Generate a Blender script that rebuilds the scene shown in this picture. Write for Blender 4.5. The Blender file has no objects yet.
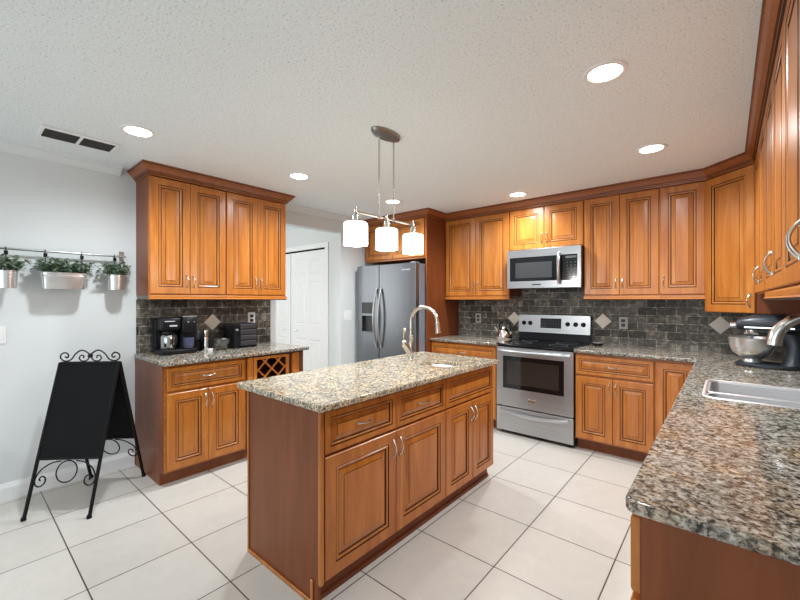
import bpy, bmesh, math, random
from mathutils import Vector, Matrix
random.seed(7)
C = bpy.context.scene
COL = C.collection
PI = math.pi

# ------------------------------------------------------------------ camera
cam_d = bpy.data.cameras.new('camera')
cam = bpy.data.objects.new('camera', cam_d); COL.objects.link(cam)
cam_d.sensor_width = 36.0; cam_d.lens = 36.0*384/800
cam_d.clip_start = 0.02
cam.location = (0, 0, 1.355)
cam.rotation_euler = (PI/2, 0, math.radians(40.44))
C.camera = cam

# ------------------------------------------------------------------ world, light, exposure
W = bpy.data.worlds.new('world'); C.world = W; W.use_nodes = True
W.node_tree.nodes['Background'].inputs[0].default_value = (0.86, 0.93, 1.0, 1)
W.node_tree.nodes['Background'].inputs[1].default_value = 1.0
C.view_settings.view_transform = 'Standard'
C.view_settings.look = 'None'
C.view_settings.exposure = 0.10
C.view_settings.gamma = 1.0
C.view_settings.use_curve_mapping = False

def area(name, loc, rot, sx, sy, power, color=(1, 1, 1)):
    l = bpy.data.lights.new(name, 'AREA'); l.shape = 'RECTANGLE'; l.size = sx; l.size_y = sy
    l.energy = power; l.color = color
    o = bpy.data.objects.new(name, l); COL.objects.link(o); o.location = loc; o.rotation_euler = rot
    return o
WINDOW_FILL_POWER = 38
CAN_POWER = 21
CAN_BLEND = 0.6
# added soft fill, placed as daylight from an unseen window behind the camera
area('window_fill', (-1.6, -2.96, 1.25), (PI/2, 0, 0), 3.2, 2.0, WINDOW_FILL_POWER, (0.88, 0.95, 1.0))
# added fill lamp that brightens the closet in the hall, no real source there
area('hall_fill', (-5.0, 1.0, 1.5), (PI/2, 0, 0), 1.6, 1.6, 30, (1.0, 0.99, 0.97))

# ------------------------------------------------------------------ materials
def new_mat(name):
    m = bpy.data.materials.new(name); m.use_nodes = True
    return m, m.node_tree.nodes, m.node_tree.links, m.node_tree.nodes['Principled BSDF']

def plain(name, col, rough=0.5, metal=0.0, coat=0.0, emit=None, estr=0.0, noise=0.06, nscale=12, trans=0.0, bump=0.0):
    m, n, l, b = new_mat(name)
    b.inputs['Roughness'].default_value = rough
    b.inputs['Metallic'].default_value = metal
    b.inputs['Coat Weight'].default_value = coat
    b.inputs['Transmission Weight'].default_value = trans
    tc = n.new('ShaderNodeTexCoord'); nz = n.new('ShaderNodeTexNoise'); nz.inputs['Scale'].default_value = nscale
    nz.inputs['Detail'].default_value = 3
    l.new(tc.outputs['Object'], nz.inputs['Vector'])
    mx = n.new('ShaderNodeMix'); mx.data_type = 'RGBA'
    l.new(nz.outputs['Fac'], mx.inputs['Factor'])
    mx.inputs[6].default_value = (*[c*(1-noise) for c in col], 1)
    mx.inputs[7].default_value = (*[min(1, c*(1+noise)) for c in col], 1)
    l.new(mx.outputs[2], b.inputs['Base Color'])
    if bump:
        bp = n.new('ShaderNodeBump'); bp.inputs['Strength'].default_value = bump; bp.inputs['Distance'].default_value = 0.002
        l.new(nz.outputs['Fac'], bp.inputs['Height']); l.new(bp.outputs['Normal'], b.inputs['Normal'])
    if emit:
        b.inputs['Emission Color'].default_value = (*emit, 1); b.inputs['Emission Strength'].default_value = estr
    return m

def ramp(n, stops):
    r = n.new('ShaderNodeValToRGB'); e = r.color_ramp.elements
    e[0].position, e[0].color = stops[0][0], (*stops[0][1], 1)
    e[1].position, e[1].color = stops[-1][0], (*stops[-1][1], 1)
    for p, c in stops[1:-1]:
        k = e.new(p); k.color = (*c, 1)
    return r

def wood_mat(name, dark, mid, light, rough=0.30, coat=0.2, axis='Z'):
    m, n, l, b = new_mat(name)
    tc = n.new('ShaderNodeTexCoord'); mp = n.new('ShaderNodeMapping')
    mp.inputs['Scale'].default_value = {'Z': (9, 9, 0.9), 'X': (0.9, 9, 9)}[axis]
    geo = n.new('ShaderNodeObjectInfo')
    add = n.new('ShaderNodeVectorMath'); add.operation = 'ADD'
    mul = n.new('ShaderNodeVectorMath'); mul.operation = 'SCALE'
    cx = n.new('ShaderNodeCombineXYZ')
    l.new(geo.outputs['Random'], cx.inputs[0]); l.new(geo.outputs['Random'], cx.inputs[1]); l.new(geo.outputs['Random'], cx.inputs[2])
    l.new(cx.outputs[0], mul.inputs[0]); mul.inputs['Scale'].default_value = 17.0
    l.new(tc.outputs['Object'], add.inputs[0]); l.new(mul.outputs[0], add.inputs[1])
    l.new(add.outputs[0], mp.inputs['Vector'])
    nz = n.new('ShaderNodeTexNoise'); nz.inputs['Scale'].default_value = 1.6; nz.inputs['Detail'].default_value = 5
    nz.inputs['Roughness'].default_value = 0.6; nz.inputs['Distortion'].default_value = 0.8
    l.new(mp.outputs[0], nz.inputs['Vector'])
    r = ramp(n, [(0.25, dark), (0.5, mid), (0.78, light)])
    l.new(nz.outputs['Fac'], r.inputs[0]); l.new(r.outputs[0], b.inputs['Base Color'])
    b.inputs['Roughness'].default_value = rough; b.inputs['Coat Weight'].default_value = coat
    b.inputs['Coat Roughness'].default_value = 0.18
    return m

def granite_mat(name, flow=1.0):
    m, n, l, b = new_mat(name)
    tc = n.new('ShaderNodeTexCoord')
    mp = n.new('ShaderNodeMapping'); mp.inputs['Scale'].default_value = (1.0, flow, 1.0); mp.inputs['Rotation'].default_value = (0, 0, 0.5)
    l.new(tc.outputs['Object'], mp.inputs['Vector'])
    n1 = n.new('ShaderNodeTexNoise'); n1.inputs['Scale'].default_value = 80 if flow == 1 else 72; n1.inputs['Detail'].default_value = 4; n1.inputs['Roughness'].default_value = 0.62; n1.inputs['Distortion'].default_value = 0.6
    l.new(mp.outputs[0], n1.inputs['Vector'])
    r1 = ramp(n, [(0.33, (0.010, 0.010, 0.009)), (0.40, (0.12, 0.085, 0.05)), (0.46, (0.42, 0.33, 0.20)), (0.56, (0.66, 0.57, 0.42)), (0.70, (0.82, 0.76, 0.64))] if flow == 1 else [(0.37, (0.012, 0.013, 0.013)), (0.44, (0.085, 0.075, 0.065)), (0.50, (0.25, 0.21, 0.175)), (0.58, (0.45, 0.40, 0.34)), (0.70, (0.72, 0.68, 0.62))])
    l.new(n1.outputs['Fac'], r1.inputs[0])
    n2 = n.new('ShaderNodeTexNoise'); n2.inputs['Scale'].default_value = 20; n2.inputs['Detail'].default_value = 3; n2.inputs['Distortion'].default_value = 0.8
    l.new(mp.outputs[0], n2.inputs['Vector'])
    r2 = ramp(n, [(0.40, (0, 0, 0)), (0.62, (1, 1, 1))])
    l.new(n2.outputs['Fac'], r2.inputs[0])
    r2b = ramp(n, [(0.38, (0.05, 0.05, 0.045)), (0.46, (0.24, 0.20, 0.155)), (0.62, (0.56, 0.53, 0.47))])
    l.new(n1.outputs['Fac'], r2b.inputs[0])
    mx = n.new('ShaderNodeMix'); mx.data_type = 'RGBA'
    l.new(r2.outputs[0], mx.inputs['Factor']); l.new(r1.outputs[0], mx.inputs[6]); l.new(r2b.outputs[0], mx.inputs[7])
    v = n.new('ShaderNodeTexVoronoi'); v.inputs['Scale'].default_value = 100
    l.new(mp.outputs[0], v.inputs['Vector'])
    r3 = ramp(n, [(0.0, (0.02, 0.018, 0.015)), (0.19, (0.12, 0.08, 0.05)), (0.26, (1, 1, 1))])
    l.new(v.outputs['Distance'], r3.inputs[0])
    n3 = n.new('ShaderNodeTexNoise'); n3.inputs['Scale'].default_value = 30; l.new(mp.outputs[0], n3.inputs['Vector'])
    r4 = ramp(n, [(0.5, (0, 0, 0)), (0.58, (1, 1, 1))]); l.new(n3.outputs['Fac'], r4.inputs[0])
    mu = n.new('ShaderNodeMix'); mu.data_type = 'RGBA'; mu.blend_type = 'MULTIPLY'
    l.new(r4.outputs[0], mu.inputs['Factor']); l.new(mx.outputs[2], mu.inputs[6]); l.new(r3.outputs[0], mu.inputs[7])
    n5 = n.new('ShaderNodeTexNoise'); n5.inputs['Scale'].default_value = 5.5; n5.inputs['Detail'].default_value = 3; l.new(mp.outputs[0], n5.inputs['Vector'])
    r5 = ramp(n, [(0.36, (0.94, 0.96, 0.95)), (0.5, (1, 1, 1)), (0.64, (1.0, 0.95, 0.88))] if flow == 1 else [(0.36, (0.80, 0.86, 0.86)), (0.5, (1, 1, 1)), (0.64, (1.0, 0.84, 0.66))]); l.new(n5.outputs['Fac'], r5.inputs[0])
    m5 = n.new('ShaderNodeMix'); m5.data_type = 'RGBA'; m5.blend_type = 'MULTIPLY'; m5.inputs['Factor'].default_value = 1.0
    l.new(mu.outputs[2], m5.inputs[6]); l.new(r5.outputs[0], m5.inputs[7])
    l.new(m5.outputs[2], b.inputs['Base Color'])
    b.inputs['Roughness'].default_value = 0.09; b.inputs['Specular IOR Level'].default_value = 0.5
    return m

def brick_mat(name, uaxis, c1, c2, mortar, bw, rh, ms, offset=0.5, rough=0.35, shift=(0, 0), vein=0.5, vaxis=2, spec=0.5, bump=0.4, vscale=9, vup=0.6):
    m, n, l, b = new_mat(name)
    tc = n.new('ShaderNodeTexCoord'); sp = n.new('ShaderNodeSeparateXYZ'); cb = n.new('ShaderNodeCombineXYZ')
    l.new(tc.outputs['Object'], sp.inputs[0]); l.new(sp.outputs[uaxis], cb.inputs[0]); l.new(sp.outputs[vaxis], cb.inputs[1])
    ad = n.new('ShaderNodeVectorMath'); ad.operation = 'ADD'; ad.inputs[1].default_value = (shift[0], shift[1], 0)
    l.new(cb.outputs[0], ad.inputs[0])
    br = n.new('ShaderNodeTexBrick'); br.offset = offset; br.squash = 1.0; br.offset_frequency = 2
    br.inputs['Color1'].default_value = (*c1, 1); br.inputs['Color2'].default_value = (*c2, 1); br.inputs['Mortar'].default_value = (*mortar, 1)
    br.inputs['Scale'].default_value = 1.0; br.inputs['Mortar Size'].default_value = ms; br.inputs['Brick Width'].default_value = bw
    br.inputs['Row Height'].default_value = rh; br.inputs['Bias'].default_value = 0.0; br.inputs['Mortar Smooth'].default_value = 0.1
    l.new(ad.outputs[0], br.inputs['Vector'])
    nz = n.new('ShaderNodeTexNoise'); nz.inputs['Scale'].default_value = vscale; nz.inputs['Detail'].default_value = 6; nz.inputs['Distortion'].default_value = 1.5
    l.new(tc.outputs['Object'], nz.inputs['Vector'])
    rr = ramp(n, [(0.3, (1-vein,)*3), (0.5, (1-vein*0.25,)*3), (0.68, (1+vein*vup,)*3)])
    l.new(nz.outputs['Fac'], rr.inputs[0])
    mu = n.new('ShaderNodeMix'); mu.data_type = 'RGBA'; mu.blend_type = 'MULTIPLY'; mu.inputs['Factor'].default_value = 1
    l.new(br.outputs['Color'], mu.inputs[6]); l.new(rr.outputs[0], mu.inputs[7])
    l.new(mu.outputs[2], b.inputs['Base Color'])
    b.inputs['Roughness'].default_value = rough; b.inputs['Specular IOR Level'].default_value = spec
    inv = n.new('ShaderNodeMath'); inv.operation = 'SUBTRACT'; inv.inputs[0].default_value = 1.0
    l.new(br.outputs['Fac'], inv.inputs[1])
    bp = n.new('ShaderNodeBump'); bp.inputs['Strength'].default_value = bump; bp.inputs['Distance'].default_value = 0.002
    l.new(inv.outputs[0], bp.inputs['Height']); l.new(bp.outputs['Normal'], b.inputs['Normal'])
    return m

def steel_mat(name, col, rough=0.28, axis='X', metal=1.0, amp=0.10):
    m, n, l, b = new_mat(name)
    tc = n.new('ShaderNodeTexCoord'); mp = n.new('ShaderNodeMapping')
    mp.inputs['Scale'].default_value = {'X': (1, 260, 260), 'Z': (260, 260, 1)}[axis]
    l.new(tc.outputs['Object'], mp.inputs['Vector'])
    nz = n.new('ShaderNodeTexNoise'); nz.inputs['Scale'].default_value = 1.0; nz.inputs['Detail'].default_value = 2
    l.new(mp.outputs[0], nz.inputs['Vector'])
    r = ramp(n, [(0.3, tuple(c*(1-amp) for c in col)), (0.7, tuple(min(1, c*(1+amp)) for c in col))])
    l.new(nz.outputs['Fac'], r.inputs[0]); l.new(r.outputs[0], b.inputs['Base Color'])
    b.inputs['Metallic'].default_value = metal; b.inputs['Roughness'].default_value = rough
    return m

def popcorn_mat():
    m, n, l, b = new_mat('popcorn_ceiling')
    tc = n.new('ShaderNodeTexCoord')
    nz = n.new('ShaderNodeTexNoise'); nz.inputs['Scale'].default_value = 105; nz.inputs['Detail'].default_value = 3; nz.inputs['Roughness'].default_value = 0.6
    l.new(tc.outputs['Object'], nz.inputs['Vector'])
    r = ramp(n, [(0.31, (0.50, 0.535, 0.54)), (0.40, (0.80, 0.855, 0.87)), (0.6, (0.86, 0.92, 0.935))])
    l.new(nz.outputs['Fac'], r.inputs[0]); l.new(r.outputs[0], b.inputs['Base Color'])
    bp = n.new('ShaderNodeBump'); bp.inputs['Strength'].default_value = 0.38; bp.inputs['Distance'].default_value = 0.004
    l.new(nz.outputs['Fac'], bp.inputs['Height']); l.new(bp.outputs['Normal'], b.inputs['Normal'])
    b.inputs['Roughness'].default_value = 0.9; b.inputs['Specular IOR Level'].default_value = 0.1
    return m

M = {}
M['wood'] = wood_mat('honey_maple', (0.33, 0.092, 0.012), (0.46, 0.152, 0.023), (0.58, 0.232, 0.046))
M['woodh'] = wood_mat('honey_maple_rail', (0.33, 0.092, 0.012), (0.46, 0.152, 0.023), (0.58, 0.232, 0.046), axis='X')
M['veneer'] = wood_mat('side_veneer', (0.160, 0.042, 0.012), (0.200, 0.055, 0.016), (0.240, 0.072, 0.022), rough=0.38, coat=0.0)
M['veneer'].node_tree.nodes['Principled BSDF'].inputs['Specular IOR Level'].default_value = 0.35
M['crown'] = wood_mat('shaded_maple', (0.20, 0.050, 0.010), (0.28, 0.078, 0.016), (0.35, 0.11, 0.024), axis='X')  # darker copy of the maple: shade on the down-facing crown put into colour
M['glaze'] = plain('dark_glaze', (0.035, 0.010, 0.004), 0.4)
M['inside'] = plain('cabinet_inside', (0.10, 0.035, 0.013), 0.6)
M['granite'] = granite_mat('granite_island', 1.0)
M['granite2'] = granite_mat('granite_counter', 1.05)
M['wall'] = plain('wall_paint', (0.685, 0.715, 0.715), 0.85, noise=0.01, nscale=2)
M['white'] = plain('white_paint', (0.84, 0.85, 0.85), 0.45, noise=0.01)
M['ceil'] = popcorn_mat()
M['covepaint'] = plain('cove_paint', (0.74, 0.775, 0.78), 0.8, noise=0.02)
M['floor'] = brick_mat('floor_tile', 0, (0.555, 0.523, 0.475), (0.595, 0.563, 0.515), (0.075, 0.060, 0.046), 0.4585, 0.4585, 0.0032, offset=0.0, rough=0.28, shift=(0.903+0.4585*20, -2.253+0.4585*20), vein=0.035, vaxis=1, bump=0.25)
SL1, SL2, SLM = (0.045, 0.041, 0.034), (0.175, 0.158, 0.130), (0.32, 0.30, 0.26)
M['slate'] = brick_mat('slate_tile', 0, SL1, SL2, SLM, 0.1524, 0.0752, 0.0028, rough=0.42, shift=(5, -0.909+0.0752*20), vein=0.5, spec=0.3, vscale=17, vup=2.2)
M['slate_y'] = brick_mat('slate_tile_side', 1, SL1, SL2, SLM, 0.1524, 0.0752, 0.0028, rough=0.42, shift=(5, -0.909+0.0752*20), vein=0.5, spec=0.3, vscale=17, vup=2.2)
M['cream'] = plain('cream_stone', (0.80, 0.74, 0.65), 0.45, noise=0.12, nscale=30)
M['steel'] = steel_mat('brushed_steel', (0.47, 0.485, 0.50), 0.33)
M['steelv'] = steel_mat('brushed_steel_fridge', (0.225, 0.242, 0.262), 0.36, 'Z')
M['fridge_side'] = plain('fridge_side_grey', (0.22, 0.245, 0.30), 0.45)
M['sink'] = steel_mat('sink_steel', (0.70, 0.69, 0.70), 0.42, 'X')
M['sinkrim'] = steel_mat('sink_rim', (0.90, 0.90, 0.90), 0.45, 'X')
M['faucet'] = plain('faucet_steel', (0.74, 0.73, 0.71), 0.18, metal=1.0)
M['nickel'] = plain('satin_nickel', (0.60, 0.57, 0.52), 0.22, metal=1.0)
M['chrome'] = plain('chrome', (0.86, 0.86, 0.86), 0.08, metal=1.0)
M['pewter'] = plain('pewter', (0.36, 0.34, 0.31), 0.3, metal=1.0)
M['zinc'] = steel_mat('bucket_steel', (0.78, 0.79, 0.79), 0.27, 'X', 0.85)
M['black'] = plain('black_plastic', (0.010, 0.010, 0.012), 0.28)
M['black'].node_tree.nodes['Principled BSDF'].inputs['Specular IOR Level'].default_value = 0.22
M['blackgloss'] = plain('black_glass', (0.006, 0.006, 0.007), 0.06)
M['railsteel'] = plain('rail_steel', (0.46, 0.46, 0.46), 0.3, metal=1.0)
M['iron'] = plain('black_iron', (0.005, 0.005, 0.005), 0.5)
M['iron'].node_tree.nodes['Principled BSDF'].inputs['Specular IOR Level'].default_value = 0.2
M['chalk'] = plain('chalkboard_black', (0.0055, 0.006, 0.007), 0.6, noise=0.3, nscale=4)
M['chalk'].node_tree.nodes['Principled BSDF'].inputs['Specular IOR Level'].default_value = 0.12
M['darkgrey'] = plain('dark_grey_plastic', (0.028, 0.028, 0.031), 0.45)
M['midgrey'] = plain('grey_plastic', (0.25, 0.26, 0.27), 0.4)
M['mixer'] = plain('slate_blue_enamel', (0.020, 0.026, 0.035), 0.36, coat=0.05)
M['glassdark'] = plain('smoked_glass', (0.13, 0.14, 0.15), 0.08)
M['carafe'] = plain('carafe_steel', (0.42, 0.44, 0.44), 0.12, metal=1.0)
M['window_glass'] = plain('oven_window', (0.030, 0.024, 0.020), 0.07)
M['mwindow'] = plain('microwave_window', (0.050, 0.052, 0.055), 0.2)
M['leaf'] = plain('leaf_green', (0.085, 0.155, 0.075), 0.5, noise=0.6, nscale=40)
M['leaf_pale'] = plain('pale_leaf', (0.33, 0.41, 0.33), 0.55, noise=0.3, nscale=40)
M['soil'] = plain('soil', (0.02, 0.016, 0.012), 0.9)
M['shade'] = plain('opal_glass', (0.95, 0.93, 0.88), 0.4, emit=(1.0, 0.95, 0.86), estr=3.6, noise=0.0)
M['bulb'] = plain('lamp_lens', (1, 1, 1), 0.4, emit=(1.0, 0.98, 0.95), estr=14, noise=0.0)
M['label_blue'] = plain('blue_speckled_label', (0.07, 0.08, 0.15), 0.3, noise=0.95, nscale=160)
M['outlet'] = plain('outlet_plate', (0.42, 0.41, 0.38), 0.4)
M['socket'] = plain('socket_dark', (0.02, 0.02, 0.02), 0.4)
M['display'] = plain('display_black', (0.004, 0.005, 0.006), 0.1)
M['keygrey'] = plain('key_grey', (0.11, 0.11, 0.115), 0.5)
M['mark'] = plain('pale_markings', (0.55, 0.57, 0.6), 0.5)
M['crystal'] = plain('cut_glass', (0.17, 0.18, 0.18), 0.10, metal=0.7, noise=0.9, nscale=120)

# ------------------------------------------------------------------ geometry helpers
def link(name, bm, mats, parent=None, smooth=False):
    me = bpy.data.meshes.new(name)
    bmesh.ops.recalc_face_normals(bm, faces=bm.faces[:])
    bm.to_mesh(me); bm.free()
    if not isinstance(mats, (list, tuple)): mats = [mats]
    for m in mats: me.materials.append(M[m] if isinstance(m, str) else m)
    if smooth:
        me.shade_smooth()
        try: me.set_sharp_from_angle(angle=math.radians(38))
        except Exception: pass
    o = bpy.data.objects.new(name, me); COL.objects.link(o)
    if parent: o.parent = parent
    return o

def thing(name, label, cat, loc=(0, 0, 0), rz=0, group=None):
    o = bpy.data.objects.new(name, None); COL.objects.link(o)
    o.empty_display_size = 0.05
    o.location = loc; o.rotation_euler = (0, 0, rz); o['label'] = label; o['category'] = cat
    if group: o['group'] = group
    return o

def tag(o, label, cat, group=None, kind=None):
    o['label'] = label; o['category'] = cat
    if group: o['group'] = group
    if kind: o['kind'] = kind
    return o

def struct(o, label=None, cat=None):
    o['kind'] = 'structure'
    if label: o['label'] = label
    if cat: o['category'] = cat
    return o

def nb(): return bmesh.new()

def box(bm, x0, x1, y0, y1, z0, z1, bev=0.0, seg=2, mi=0):
    r = bmesh.ops.create_cube(bm, size=1.0)
    vs = r['verts']
    for v in vs:
        v.co = Vector(((x0+x1)/2+v.co.x*(x1-x0), (y0+y1)/2+v.co.y*(y1-y0), (z0+z1)/2+v.co.z*(z1-z0)))
    fs = set(f for v in vs for f in v.link_faces)
    for f in fs: f.material_index = mi
    if bev:
        es = list(set(e for v in vs for e in v.link_edges))
        rr = bmesh.ops.bevel(bm, geom=es, offset=bev, segments=seg, profile=0.5, affect='EDGES')
        for f in rr['faces']: f.material_index = mi
    return bm

def loft(bm, rings, cap=True, closed=True, mi=0, mids=None):
    vr = [[bm.verts.new(p) for p in r] for r in rings]
    n = len(vr[0])
    for i in range(len(vr)-1):
        for j in range(n if closed else n-1):
            f = bm.faces.new((vr[i][j], vr[i][(j+1) % n], vr[i+1][(j+1) % n], vr[i+1][j]))
            f.material_index = mids[i] if mids else mi
    if cap:
        f = bm.faces.new(list(reversed(vr[0]))); f.material_index = mids[0] if mids else mi
        f = bm.faces.new(vr[-1]); f.material_index = mids[-1] if mids else mi
    return vr

def lathe(bm, prof, c=(0, 0, 0), seg=28, mi=0, sx=1, sy=1, cap=False, mids=None):
    rings = [[(c[0]+r*sx*math.cos(2*PI*k/seg), c[1]+r*sy*math.sin(2*PI*k/seg), c[2]+z) for k in range(seg)] for r, z in prof]
    loft(bm, rings, cap=cap, mi=mi, mids=mids)

def tube(bm, pts, rad, seg=10, mi=0, cap=True):
    P = [Vector(p) for p in pts]
    if not isinstance(rad, (list, tuple)): rad = [rad]*len(P)
    t0 = (P[1]-P[0]).normalized()
    up = Vector((0, 0, 1)) if abs(t0.z) < 0.9 else Vector((1, 0, 0))
    nrm = (up - t0*up.dot(t0)).normalized()
    rings = []
    for i, p in enumerate(P):
        t = (P[min(i+1, len(P)-1)]-P[max(i-1, 0)]).normalized()
        nrm = (nrm - t*nrm.dot(t)).normalized(); bn = t.cross(nrm)
        rings.append([p+(nrm*math.cos(2*PI*k/seg)+bn*math.sin(2*PI*k/seg))*rad[i] for k in range(seg)])
    loft(bm, rings, cap=cap, mi=mi)

def cyl(bm, p0, p1, r, seg=16, mi=0): tube(bm, [p0, p1], r, seg, mi)

def spline(pts, n=8):
    P = [Vector(p) for p in pts]; out = []
    for i in range(len(P)-1):
        a = P[max(i-1, 0)]; b = P[i]; c = P[i+1]; d = P[min(i+2, len(P)-1)]
        for k in range(n):
            t = k/n
            out.append(0.5*((2*b)+(c-a)*t+(2*a-5*b+4*c-d)*t*t+(3*b-a-3*c+d)*t**3))
    out.append(P[-1]); return out

def sweep(name, prof, path, mats, parent=None, glaze=(), cap=True):
    """profile of (out, z) carried along a horizontal path; 'out' is to the right of travel; mitred corners"""
    P = [Vector((p[0], p[1])) for p in path]
    offs = []
    for i in range(len(P)):
        d1 = (P[i]-P[i-1]).normalized() if i > 0 else (P[1]-P[0]).normalized()
        d2 = (P[i+1]-P[i]).normalized() if i < len(P)-1 else d1
        n1 = Vector((d1.y, -d1.x)); n2 = Vector((d2.y, -d2.x))
        b = (n1+n2).normalized(); offs.append(b/max(0.2, b.dot(n1)))
    bm = nb()
    vr = [[bm.verts.new((P[i].x+offs[i].x*o, P[i].y+offs[i].y*o, z)) for o, z in prof] for i in range(len(P))]
    m = len(prof)
    for i in range(len(P)-1):
        for j in range(m):
            f = bm.faces.new((vr[i][j], vr[i+1][j], vr[i+1][(j+1) % m], vr[i][(j+1) % m]))
            f.material_index = 1 if j in glaze else 0
    if cap:
        bm.faces.new(vr[0]); bm.faces.new(list(reversed(vr[-1])))
    return link(name, bm, mats, parent)

def rrect(x0, x1, y0, y1, r, n=5):
    out = []
    for cx, cy, a in ((x1-r, y1-r, 0), (x0+r, y1-r, PI/2), (x0+r, y0+r, PI), (x1-r, y0+r, 1.5*PI)):
        for k in range(n+1):
            t = a+k*PI/2/n; out.append((cx+r*math.cos(t), cy+r*math.sin(t)))
    return out

def slab(name, outline, holes, z0, z1, mat, parent=None, bev=0.004):
    cu = bpy.data.curves.new(name, 'CURVE'); cu.dimensions = '2D'; cu.fill_mode = 'BOTH'
    cu.extrude = (z1-z0)/2-bev; cu.bevel_depth = bev; cu.bevel_resolution = 2; cu.offset = -bev
    for pts in [outline]+holes:
        s = cu.splines.new('POLY'); s.points.add(len(pts)-1)
        for k, p in enumerate(pts): s.points[k].co = (p[0], p[1], 0, 1)
        s.use_cyclic_u = True
    tmp = bpy.data.objects.new('tmp', cu); COL.objects.link(tmp)
    dg = bpy.context.evaluated_depsgraph_get()
    me = bpy.data.meshes.new_from_object(tmp.evaluated_get(dg))
    bpy.data.objects.remove(tmp)
    bpy.data.curves.remove(cu)
    for v in me.vertices: v.co.z += (z0+z1)/2
    bm = nb(); bm.from_mesh(me); bpy.data.meshes.remove(me)
    bmesh.ops.remove_doubles(bm, verts=bm.verts[:], dist=0.0002)
    for f in bm.faces: f.material_index = 0
    return link(name, bm, mat, parent)

# ------------------------------------------------------------------ room constants
XL, XR, YB, ZC = -3.72, 0.467, 4.297, 2.41
CT = 0.909            # counter top height
CB = 0.880
WT = 0.11

# ------------------------------------------------------------------ the setting
bm = nb(); box(bm, -6.6, XR+0.12, -3.1, YB+0.12, -0.08, 0.0); struct(link('floor', bm, 'floor'), 'pale square tile floor with dark grout lines', 'floor')
bm = nb(); box(bm, -6.6, XR+0.12, -3.1, YB+0.12, ZC, ZC+0.08); struct(link('ceiling', bm, 'ceil'), 'textured pale grey ceiling', 'ceiling')
bm = nb()
box(bm, XL-WT, XL, -3.0, 2.29, 0.0, ZC); box(bm, XL-WT, XL, 2.29, 3.21, 2.205, ZC); box(bm, XL-WT, XL, 3.21, YB, 0.0, ZC)
struct(link('wall_left', bm, 'wall'), 'light grey wall with an opening to the hall', 'wall')
bm = nb(); box(bm, XL-WT, XR+0.12, YB, YB+0.12, 0, ZC); struct(link('wall_back', bm, 'wall'), 'wall behind the range', 'wall')
bm = nb(); box(bm, XR, XR+0.12, -3.0, YB, 0, ZC); struct(link('wall_right', bm, 'wall'), 'wall behind the main sink', 'wall')
bm = nb()
box(bm, -6.6, -3.25, -3.1, -3.0, 0, ZC); box(bm, 0.05, XR+0.12, -3.1, -3.0, 0, ZC)
box(bm, -3.25, 0.05, -3.1, -3.0, 2.28, ZC); box(bm, -3.25, 0.05, -3.1, -3.0, 0, 0.22)
struct(link('wall_front', bm, 'wall'), 'wall with a wide window behind the viewer', 'wall')
wf = bm = nb()
for x in (-3.25, -1.63, -0.01): box(bm, x, x+0.06, -3.08, -3.02, 0.22, 2.28)
box(bm, -3.19, -1.63, -3.08, -3.02, 0.22, 0.28); box(bm, -1.57, -0.01, -3.08, -3.02, 0.22, 0.28)
box(bm, -3.19, -1.63, -3.08, -3.02, 2.22, 2.28); box(bm, -1.57, -0.01, -3.08, -3.02, 2.22, 2.28)
struct(link('window_1', bm, 'white'), 'white window frame', 'window')
# hall beyond the opening
HY = 3.30
bm = nb()
box(bm, -6.5, -5.78, HY, HY+0.1, 0, ZC); box(bm, -4.135, XL-WT, HY, HY+0.1, 0, ZC); box(bm, -5.78, -4.135, HY, HY+0.1, 2.07, ZC)
box(bm, -5.9, -4.0, HY+0.62, HY+0.7, 0, ZC)
struct(link('wall_hall', bm, 'wall'), 'hall wall around the closet door', 'wall')
bm = nb(); box(bm, -6.6, -6.5, -3.0, HY+0.1, 0, ZC); struct(link('wall_hall_end', bm, 'wall'), 'far end of the hall', 'wall')
CASE = [(0, 0), (0.014, 0.0), (0.018, 0.02), (0.018, 0.055), (0, 0.06)]
bm = nb()
box(bm, -4.135, -4.065, HY-0.018, HY-0.0005, 0, 2.07, 0.004); box(bm, -5.85, -4.065, HY-0.018, HY-0.0005, 2.07, 2.135, 0.004); box(bm, -5.85, -5.78, HY-0.018, HY-0.0005, 0, 2.07, 0.004)
struct(link('trim_1', bm, 'white'), 'white casing around the closet door', 'trim')

def closet_leaf(x0, x1, parent):
    bm = nb(); z0, z1 = 0.012, 2.045
    box(bm, x0, x1, HY+0.01, HY+0.042, z0, z1)
    w = x1-x0; st = 0.105*w/0.8; cw = (w-3*st)/2
    for c in range(2):
        a = x0+st+c*(cw+st)
        for (b0, b1) in ((0.22, 0.80), (1.0, 1.62), (1.72, 1.94)):
            rs = []
            for ins, y in ((0, HY+0.0099), (0.012, HY+0.019), (0.020, HY+0.019), (0.036, HY+0.0125)):
                rs.append([(a+ins, y, b0+ins), (a+cw-ins, y, b0+ins), (a+cw-ins, y, b1-ins), (a+ins, y, b1-ins)])
            # recess: cut a hole by laying a shallow frame of four bevelled strips in front of the slab
            loft(bm, [[(p[0], p[1]-0.010, p[2]) for p in r] for r in rs], cap=False)
            q = rs[-1]; vs = [bm.verts.new((p[0], p[1]-0.010, p[2])) for p in q]; bm.faces.new(vs)
    # stiles and rails in front of the recessed slab
    zs = [(z0, 0.22), (0.80, 1.0), (1.62, 1.72), (1.94, z1)]
    for b0, b1 in zs: box(bm, x0, x1, HY-0.0005, HY+0.012, b0, b1)
    for c in range(3):
        a = x0+c*(cw+st)
        for (b0, b1) in ((0.22, 0.80), (1.0, 1.62), (1.72, 1.94)): box(bm, a, a+st, HY-0.0005, HY+0.012, b0, b1)
    return link('door_leaf', bm, 'white', parent)
d1 = thing('door_1', 'white six panel folding closet door with small knobs seen through the hall opening', 'door', (0, 0, 0)); d1['kind'] = 'structure'
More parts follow.
